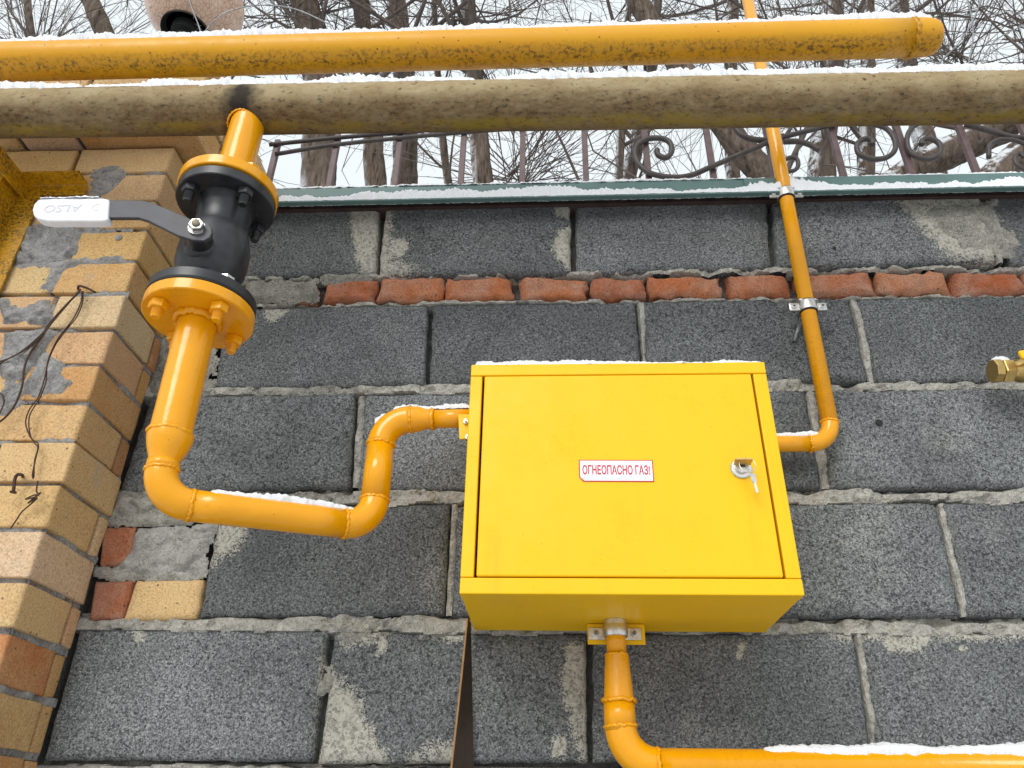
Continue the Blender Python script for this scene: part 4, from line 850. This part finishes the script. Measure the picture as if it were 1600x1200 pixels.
# cross angle: top leg toward the camera, upright leg on the pillar
cr = MB(); v, f = prism_data([(-1.125, PF, zc_), (xr+.004, PF, zc_), (xr+.004, PF, zc_-.024), (-1.125, PF, zc_-.024)], (0, -.004, 0)); cr.add(v, f)
v, f = prism_data([(-1.125, PF-.004, zc_+.004), (xr+.004, PF-.004, zc_+.004), (xr+.006, PF-.038, zc_+.004), (-1.125, PF-.038, zc_+.004)], (0, 0, -.004)); cr.add(v, f)
bevel(cr.build('cross_angle', M['bracketpaint'], br, False), .001)
xa = W(51, 292, PF)[0]
am = MB(); am.add(*box_data(xa-.004, xa, GY-.08, PF-.004, zc_-.036, zc_+.0035)); am.add(*box_data(xa-.045, xa-.004, GY-.08, PF-.039, zc_-.0005, zc_+.0035)); bevel(am.build('arm', M['bracketpaint'], br, False), .001)
xp = W(25, 405, PF)[0]
po = MB(); po.add(*box_data(xp-.05, xp, PF-.006, PF-.001, 1.9, zc_-.025)); po.add(*box_data(xp-.05, xp-.045, PF-.055, PF-.006, 1.9, zc_-.025)); bevel(po.build('post', M['bracketpaint'], br, False), .001)

# ------------------------------------------------------------------ nails and tie wire on the pillar
def wire(name, pts, r, label, cat, mat='rust', Y=PYF-.006, grp=None):
    P_ = catmull([W(x, y, Y+(d if d else 0)) for x, y, d in pts], 8); o = tube(name, P_, r, M[mat], None, 6); tag(o, label, cat, grp); return o
wire('bent_nail', [(122, 452, .006), (123, 447, -.012), (130, 448, -.016), (140, 452, -.014), (149, 457, -.012)], .0022, 'rusty bent nail holding the tie wires on the pillar', 'nail')
o = wire('bent_nail', [(36, 746, .012), (34, 742, -.012), (27, 742, -.014), (23, 750, -.013), (21, 768, -.012)], .0024, 'rusty hooked nail low on the brick pillar', 'nail')
lathe('nail_head', W(21, 768, PYF-.018), (0, 0, -1), [(.0048, 0), (.0048, .0018)], M['rust'], o, 12)
wire('tie_wire', [(126, 452, -.01), (112, 468, -.012), (90, 492, -.012), (72, 515, -.01), (45, 540, -.01), (20, 557, -.01), (-10, 568, -.01)], .0012, 'rusty tie wire stretching left from the bent nail', 'wire', grp='tie wires')
wire('tie_wire', [(124, 453, -.012), (108, 473, -.014), (85, 500, -.012), (66, 524, -.01), (40, 546, -.01), (10, 562, -.01), (-10, 574, -.01)], .0012, 'rusty tie wire stretching left from the bent nail', 'wire', grp='tie wires')
wire('tie_wire', [(125, 455, -.014), (100, 480, -.014), (74, 510, -.01), (68, 522, -.008), (48, 550, -.008), (38, 575, -.008), (34, 605, -.008), (22, 635, -.008), (5, 655, -.008), (-8, 662, -.008)], .0017, 'thicker dark wire dropping from the bent nail across the cement patch', 'wire')
wire('tie_wire', [(128, 455, -.014), (127, 470, -.012), (118, 492, -.01), (107, 508, -.01), (90, 530, -.01), (76, 560, -.01), (70, 590, -.01), (60, 620, -.01), (46, 640, -.01), (40, 660, -.01), (46, 680, -.01), (52, 688, -.01), (60, 695, -.012), (56, 715, -.01), (51, 740, -.01), (52, 748, -.008)], .0011, 'doubled thin rusty wire hanging down the tan bricks', 'wire', grp='hanging wires')
wire('tie_wire', [(130, 455, -.012), (129, 472, -.01), (120, 495, -.008), (104, 515, -.008), (86, 540, -.008), (74, 570, -.008), (72, 595, -.008), (62, 622, -.008), (48, 645, -.008), (45, 662, -.008), (48, 682, -.008), (54, 692, -.01), (59, 700, -.008), (54, 720, -.008), (53, 746, -.008)], .0010, 'doubled thin rusty wire hanging down the tan bricks', 'wire', grp='hanging wires')
wire('wire_knot', [(59, 752, -.004), (57, 768, -.008), (62, 772, -.016), (52, 774, -.010), (40, 780, -.012), (56, 776, -.018), (63, 770, -.012), (44, 786, -.010), (58, 778, -.014), (50, 786, -.006), (34, 800, -.004), (26, 812, -.003), (16, 826, -.002)], .0012, 'tangled knot of rusty wire below the hooked nail', 'wire')
wire('tie_wire', [(-6, 610, -.008), (4, 618, -.01), (6, 630, -.01), (-2, 648, -.01), (-10, 655, -.01)], .0012, 'loop of dark wire at the edge of the cement patch', 'wire')

# ------------------------------------------------------------------ strap hanging behind the cabinet
stp = thing('hanging_strap', 'dark brown twisted strap hanging behind the lower left cabinet corner', 'strap', (-.13, -.02, 1.5))
n = 26; v = []; zt_ = W(733, 972, -.012)[2]
xla, xlb = W(729, 985, -.034)[0], W(704, 1198, -.034)[0]; xra, xrb = W(734, 985, -.010)[0], W(741, 1198, -.010)[0]
for i in range(n):
    t = i/(n-1); z = zt_-t*.45; k = min(1.25, t*.45/.22); a_ = np.array([xla+(xlb-xla)*k**1.2, -.034]); b_ = np.array([xra+(xrb-xra)*k, -.010]); d_ = (b_-a_)/np.linalg.norm(b_-a_); n_ = np.array([d_[1], -d_[0]])*.0013
    for e in (a_-n_, b_-n_, b_+n_, a_+n_): v.append((e[0], e[1], z))
f = [(i*4+j, i*4+(j+1) % 4, (i+1)*4+(j+1) % 4, (i+1)*4+j) for i in range(n-1) for j in range(4)]+[(0, 3, 2, 1), tuple((n-1)*4+j for j in range(4))]
mesh_obj('band', v, f, M['strap'], stp, False)
eg = [np.array(v[i*4])*.5+np.array(v[i*4+3])*.5 for i in range(n)]; tube('edge', eg, .0016, M['strapedge'], stp, 6)

# ------------------------------------------------------------------ fence on top of the wall
FY = .075; FZ = 2.738
fence = thing('iron_fence', 'purple brown iron fence with scrolls standing on the snowy coping', 'fence', (.2, FY, FZ))
bars = [(419, 287), (515, 287), (617, 285), (720, 285), (816, 282), (916, 282), (1014, 280), (1115, 277), (1212, 275), (1317, 272), (1424, 270), (1526, 270), (1628, 268), (1730, 266)]
RU = np.array([W(x, y, FY-.0095) for x, y in ((421, 226), (470, 221), (520, 216), (600, 209), (700, 201), (850, 190), (1050, 178))]); RL = np.array([W(x, y, FY-.0095) for x, y in ((430, 241), (518, 227), (632, 215), (760, 204), (900, 195), (1080, 184))])
def fz_top(x): return float(np.interp(x, RU[:, 0], RU[:, 2]))
fx = [W(px, py, FY)[0] for px, py in bars]; fx = [fx[0]-.151]+fx+[fx[-1]+.144*k for k in range(1, 5)]
for i, x in enumerate(fx):
    s_ = .0065; box('bar', x-s_, x+s_, FY-s_, FY+s_, FZ, fz_top(x)+.02 if i else 2.95, M['iron'], fence, .0008)
for Q in (RU, RL):
    P_ = np.concatenate([catmull(Q, 6), [[fx[-1]+.05, FY-.0095, Q[-1][2]]]]); tube('rail', P_, .0068, M['scrolliron'], fence, 4)
box('rail', fx[0]-.1, fx[1], FY-.012, FY+.006, 2.842, 2.854, M['scrolliron'], fence, .001)
box('rail', fx[0]-.05, fx[-1]+.05, FY-.012, FY+.012, FZ-.003, FZ+.010, M['iron'], fence, .001)
def scroll(pts, r=.006, org=(800, 0), Y=FY-.014):
    P_ = catmull([W(org[0]+x/4., org[1]+y/4., Y) for x, y in pts], 8); n_ = len(P_); k = np.linspace(0, 1, n_); tube('scroll', P_, r*(1-.12*k), M['scrolliron'], fence, 8)
scroll([(905, 935), (915, 970), (965, 985), (998, 945), (985, 890), (930, 865), (850, 868), (785, 905), (768, 960), (795, 1030), (870, 1085), (1000, 1108), (1120, 1095), (1250, 1040), (1450, 955), (1620, 880), (1720, 850), (1860, 815), (1980, 785), (2150, 740)], .0068)
scroll([(1390, 790), (1430, 840), (1500, 870), (1600, 875), (1700, 850)], .0075)
scroll([(1700, 885), (1790, 885), (1860, 905), (1920, 940)], .0070)
scroll([(1705, 1000), (1740, 985), (1780, 995), (1790, 1030), (1770, 1062), (1725, 1072), (1700, 1060)], .0052)
scroll([(2252, 905), (2250, 880), (2215, 868), (2170, 885), (2155, 925), (2180, 970), (2270, 995), (2350, 980), (2395, 930), (2385, 860), (2340, 805), (2270, 780), (2200, 768)], .0066)
scroll([(2560, 905), (2565, 880), (2605, 868), (2655, 885), (2680, 925), (2660, 975), (2600, 995), (2530, 980), (2480, 935), (2470, 860), (2500, 800), (2560, 760)], .0066)
scroll([(2830, 775), (2960, 810), (3080, 845), (3160, 860), (3300, 860), (3420, 820)], .0068)
scroll([(2980, 985), (2985, 910), (3040, 875), (3110, 872), (3170, 885), (3260, 930), (3330, 1000)], .0058)
scroll([(3200, 985), (3175, 960), (3150, 970), (3145, 1010), (3175, 1045), (3240, 1060), (3330, 1020)], .0052)
snow_ridge('coping_snow', (-.74, CFY+.012, CZ1+.001), (1.6, CFY+.012, CZ1-.001), 0, .0135, .0085, 150, 'snow along the top edge of the green coping', taper=.004, nv=11)
snow_ridge('coping_snow', (-.74, (CFY+CLY)/2, CZ0+.0035), (.42, (CFY+CLY)/2, CZ0+.0035), 0, .0075, (CZM-CZ0)*.95, 155, 'thin snow line on the left drip edge of the coping', taper=.004, nv=9, res=.003)
snow_ridge('coping_snow', (.40, (CFY+CLY)/2-.003, CZ0+.001), (1.6, (CFY+CLY)/2-.003, CZ0+.001), 0, .0075, (CZM-CZ0)*.95, 156, 'thin snow line on the right drip edge of the coping', taper=.004, nv=9, res=.003)
sn = hfield('coping_snow', -.74, 1.6, 0, .22, lambda P3: .006+.004*vnoise(P3, 60, 9, 3), M['snow'], None, .01, 0, -1)
for v_ in sn.data.vertices: x, y, z = v_.co; v_.co = (x, -.015+z, CZ1+.003+z*.14-y)
tag(sn, 'snow sheet lying on the sloping top of the wall coping', 'snow', None, 'stuff')

# ------------------------------------------------------------------ globe lamp on the pillar
LYY = .035; gc = W(305, 8, LYY); GR = .127
lamp = thing('globe_lamp', 'amber crackled glass globe lamp on the brick pillar cap', 'lamp', (gc[0], LYY, 2.956))
prof = []
for i in range(23):
    q = math.radians(-62+152*i/22); prof.append((max(.0005, GR*math.cos(q)), GR*math.sin(q)))
v, f = lathe_data(gc, (0, 0, 1), prof, 48); f = [q for q in f if len(q) == 4]; mesh_obj('globe', v, f, M['globe'], lamp)
lathe('collar', gc, (0, 0, 1), [(.050, -GR*.80), (.062, -GR*.93), (.062, -GR*.88), (.0605, -GR*.80)], M['dark'], lamp, 40)
lathe('lamp_holder', gc, (0, 0, 1), [(.034, -GR*1.02), (.036, -GR*.9), (.034, -GR*.5), (.02, -GR*.2)], M['dark'], lamp, 24)
lathe('stem', (gc[0], LYY, 2.955), (0, 0, 1), [(.06, 0), (.06, .008), (.022, .02), (.020, gc[2]-GR-2.955)], M['dark'], lamp, 24)

# ------------------------------------------------------------------ razor wire
def razor(pts, label, Y=-.02, step=.05, r=.0016):
    P_ = catmull([W(x, y, Y) for x, y in pts], 14); L = np.r_[0, np.cumsum(np.linalg.norm(np.diff(P_, axis=0), axis=1))]
    t = thing('razor_wire', label, 'wire', P_[0], 'loops of razor wire above the wall'); tube('core_wire', P_, r, M['wire'], t, 6)
    d = step*.6; k = 0; rs = random.Random(int(L[-1]*1e5))
    while d < L[-1]-.01:
        i = int(np.searchsorted(L, d)); i = min(max(i, 1), len(P_)-1); q = P_[i]; a_ = P_[i]-P_[i-1]; a_ /= np.linalg.norm(a_); n_ = np.cross(a_, [0, 1, .2]); n_ /= np.linalg.norm(n_); b_ = np.cross(a_, n_)
        an = rs.uniform(0, 3.1); w_ = n_*math.cos(an)+b_*math.sin(an)
        poly = [q-a_*.012+w_*.008, q-a_*.006+w_*.002, q+a_*.006+w_*.002, q+a_*.012+w_*.008, q+a_*.005, q+a_*.012-w_*.008, q+a_*.006-w_*.002, q-a_*.006-w_*.002, q-a_*.012-w_*.008, q-a_*.005]
        v, f = prism_data(poly, np.cross(a_, w_)*.0007); mesh_obj('blade', v, f, M['wire'], t, False); d += step*rs.uniform(.9, 1.15); k += 1
RZL = ['arching over the capped end of the yellow main', 'sweeping down to the right of the capped pipe end', 'nearly upright behind the capped pipe end', 'arching over the right side of the globe lamp', 'running steeply down across the globe lamp', 'slanting across the sky above the middle trunks', 'hanging upright above the middle trunks', 'slanting just right of the thin riser']
for i, (pts, Y_) in enumerate([([(1425, 150), (1466, 100), (1500, 65), (1520, 32), (1534, -8), (1536, -60)], .0), ([(1620, 30), (1560, 60), (1535, 95), (1530, 140)], .05), ([(1500, -40), (1520, 40), (1512, 110)], .06),
        ([(300, 75), (322, 47), (335, 32), (360, 17), (405, 8), (460, 14), (520, 40)], -.05), ([(290, -30), (297, 5), (312, 45), (318, 80)], -.04), ([(790, -25), (812, 0), (850, 36), (900, 70)], .03), ([(835, -30), (846, 10), (850, 60)], .05), ([(1300, -30), (1262, 20), (1235, 70)], .04)]):
    razor(pts, 'razor wire strand '+RZL[i], Y_, .055)

# ------------------------------------------------------------------ trees behind the wall
class Crown:
    def __init__(s, seed): s.v = []; s.f = []; s.n = 0; s.r = np.random.RandomState(seed)
    def add(s, pts, r0, r1, sides=4):
        v, f = tube_data(pts, np.linspace(r0, r1, len(pts)), sides, False); s.v.append(v); s.f.append(np.array(f)+s.n); s.n += len(v)
    def shoot(s, p, d, L, n=7, bend=.25, up=.0):
        d = d/np.linalg.norm(d); P_ = [p]; st_ = L/(n-1); cv = s.r.normal(0, bend, 3)
        for i in range(n-1):
            d = d+cv*st_+np.array([0, 0, up*st_])+s.r.normal(0, .055, 3); d /= np.linalg.norm(d); P_.append(P_[-1]+d*st_)
        return np.array(P_), d
    def branch(s, p, d, L, r, level, nsub, up=.35):
        n = 8 if level < 2 else 6; P_, _ = s.shoot(p, d, L, n, .35 if level else .25, up if level < 2 else -.12); s.add(P_, r, r*.38, 6 if level == 0 else (4 if level == 1 else 3))
        if level >= 2: return
        for k in range(nsub[level]):
            t = s.r.uniform(.15, 1.); i = t*(n-1); j = min(int(i), n-2); q = P_[j]+(P_[j+1]-P_[j])*(i-j); dd = P_[j+1]-P_[j]; dd /= np.linalg.norm(dd)
            nd = dd*s.r.uniform(.3, .9)+s.r.normal(0, .62, 3); s.branch(q, nd, L*s.r.uniform(.38, .68), r*s.r.uniform(.28, .45), level+1, nsub, up)
TG = 'bare willows behind the wall'
def tree(pxs, Y, w0, label, seed, nl=7, lr=.024, ll=1.3, zlo=None, nsub=(8, 7), shoots=0, sh_at=None, knots=3, lean=0.):
    """pxs: photo pixels along the visible trunk, bottom first, at the distance Y behind the wall"""
    pts = [W(x, y, Y+lean*i) for i, (x, y) in enumerate(pxs)]; d = pts[0]-pts[1]; d /= np.linalg.norm(d); base = [pts[0]]
    p = pts[0].copy(); 
    while p[2] > .3:                                      # carry the trunk down to the ground, straightening
        d = d*.72+np.array([0, 0, -1.])*.28; d /= np.linalg.norm(d); p = p+d*min(.5, max(.2, p[2])); base.insert(0, p.copy())
    base[0][2] = -.05
    topd = pts[-1]-pts[-2]; topd /= np.linalg.norm(topd); p = pts[-1].copy(); ext = []
    for i in range(5): topd = topd*.9+np.array([0, 0, .12]); topd /= np.linalg.norm(topd); p = p+topd*.45; ext.append(p.copy())
    path = catmull(base+pts[1:]+ext, 6); n_ = len(path); zv = pts[0][2]
    rad = np.array([w0*(1.0+.30*np.clip((zv-z)/zv, 0, 1)**2-.35*np.clip((z-zv)/4., 0, 1.6)) for z in path[:, 2]]); rad = np.clip(rad, .012, 1)
    t = thing('willow_tree', label, 'tree', (base[0][0], base[0][1], 0), TG)
    # resample finely and roughen for bark ridges
    L = np.r_[0, np.cumsum(np.linalg.norm(np.diff(path, axis=0), axis=1))]; m = max(20, int(L[-1]/.045)); s_ = np.linspace(0, L[-1], m); pp = np.stack([np.interp(s_, L, path[:, i]) for i in range(3)], 1); rr = np.interp(s_, L, rad)
    v, f = tube_data(pp, rr, 30, True); ctr = np.repeat(pp, 30, axis=0); e = v-ctr; rl = np.linalg.norm(e, axis=1)[:, None]; e /= rl
    ridge = vnoise(v*[1, 1, .22]+seed, 34, seed, 3)[:, None]; lump = vnoise(v+seed, 5, seed+3, 2)[:, None]; v = v+e*rl*(.10*ridge+.14*lump)
    mesh_obj('trunk', v, f, M['bark'], t)
    cr = Crown(seed); rs = cr.r
    for k in range(nl+3):
        z = rs.uniform(zlo if zlo else zv-.7, path[-1][2]); i = int(np.argmin(np.abs(path[:, 2]-z))); q = path[i]; a_ = rs.uniform(0, 2*math.pi)
        dd = np.array([math.cos(a_), math.sin(a_)*.8, rs.uniform(.3, 1.3)]); cr.branch(q, dd, ll*rs.uniform(.7, 1.35), min(lr, rad[i]*.6)*rs.uniform(.6, 1.15), 0, nsub)
    if shoots:
        q0 = W(*sh_at, Y) if sh_at else path[len(path)//2]
        for k in range(shoots):
            a_ = rs.uniform(0, 2*math.pi); q = q0+rs.normal(0, w0*.5, 3); dd = np.array([math.cos(a_), math.sin(a_)*.6, rs.uniform(.1, 1.5)]); P_, _ = cr.shoot(q, dd, rs.uniform(.5, 1.5), 7, .35, .1); cr.add(P_, rs.uniform(.0025, .006), .0013, 3)
            for kk_ in range(2): P2, _ = cr.shoot(P_[rs.randint(1, 5)], P_[3]-P_[1]+rs.normal(0, .12, 3), rs.uniform(.25, .6), 5, .5); cr.add(P2, .003, .0013, 3)
    V = np.concatenate(cr.v); F_ = np.concatenate(cr.f); me = bpy.data.meshes.new('crown'); me.from_pydata(V.tolist(), [], F_.tolist()); me.materials.append(M['twig']); me.polygons.foreach_set('use_smooth', [True]*len(me.polygons)); me.update(); link(bpy.data.objects.new('crown', me), t)
    return t
tree([(170, 75), (150, 20), (128, -30)], 1.5, .052, 'willow with a left leaning trunk between the lamp and the left edge', 11, 8, .018, 1.2, shoots=24, sh_at=(60, 120))
tree([(490, 60), (480, 20), (472, -30)], 2.0, .10, 'pollarded willow head bursting with twigs beside the globe lamp', 12, 5, .016, 1.0, shoots=45, sh_at=(462, 22))
tree([(588, 300), (583, 230), (578, 120), (566, 20), (560, -40)], 2.2, .068, 'thick upright willow trunk behind the left end of the fence', 13, 8, .02, 1.4)
tree([(632, 130), (624, 40), (614, -30)], 3.2, .10, 'thick dark willow trunk just right of the left fence trunk', 14, 6, .02, 1.4)
tree([(756, 300), (750, 230), (742, 120), (733, 20), (728, -40)], 2.1, .062, 'upright reddish willow trunk behind the middle of the fence', 15, 8, .02, 1.3, shoots=22, sh_at=(800, 285))
tree([(702, 300), (693, 230), (684, 120)], 2.6, .028, 'slim pale willow stem left of the reddish middle trunk', 16, 4, .012, 1.0)
tree([(966, 290), (969, 230), (975, 100), (983, 10), (990, -40)], 2.4, .030, 'slim dark willow stem beside the big fence scroll', 17, 6, .014, 1.2, shoots=22, sh_at=(820, 290))
tree([(978, 290), (995, 225), (1014, 120), (1024, 20), (1030, -40)], 2.9, .058, 'snow flecked willow trunk leaning right behind the big scroll', 18, 7, .018, 1.3)
tree([(1215, 300), (1165, 240), (1130, 195), (1080, 130)], 1.9, .075, 'willow limb leaning left behind the riser pipe', 19, 5, .016, 1.1)
tree([(1140, 150), (1143, 60), (1146, -30)], 3., .055, 'dark willow trunk above the mains left of the riser', 20, 7, .018, 1.3, shoots=20, sh_at=(1230, 120))
tree([(1283, 300), (1286, 230), (1300, 120), (1300, 20), (1302, -40)], 2.4, .085, 'stout snow flecked willow trunk right of the riser pipe', 21, 7, .02, 1.3)
tree([(1352, 300), (1354, 230), (1356, 120), (1356, 20), (1358, -40)], 2.6, .060, 'straight brown willow trunk right of the stout snowy one', 22, 7, .018, 1.3)
tree([(1400, 285), (1480, 240), (1570, 200), (1680, 140)], 1.8, .085, 'thick willow trunk leaning far to the right under the mains', 23, 6, .018, 1.2, shoots=22, sh_at=(1500, 100))
tree([(1545, 290), (1600, 235), (1660, 180)], 1.7, .080, 'snow covered leaning willow trunk at the right end of the fence', 24, 5, .016, 1.1)
tree([(1410, 60), (1405, 10), (1400, -40)], 3.4, .085, 'dark willow trunk above the capped pipe end', 25, 7, .02, 1.5, shoots=34, sh_at=(1480, 90))
tree([(60, 130), (48, 50), (40, -30)], 3.2, .04, 'thin twiggy willow at the far left behind the mains', 26, 9, .014, 1.3, shoots=34, sh_at=(50, 75))
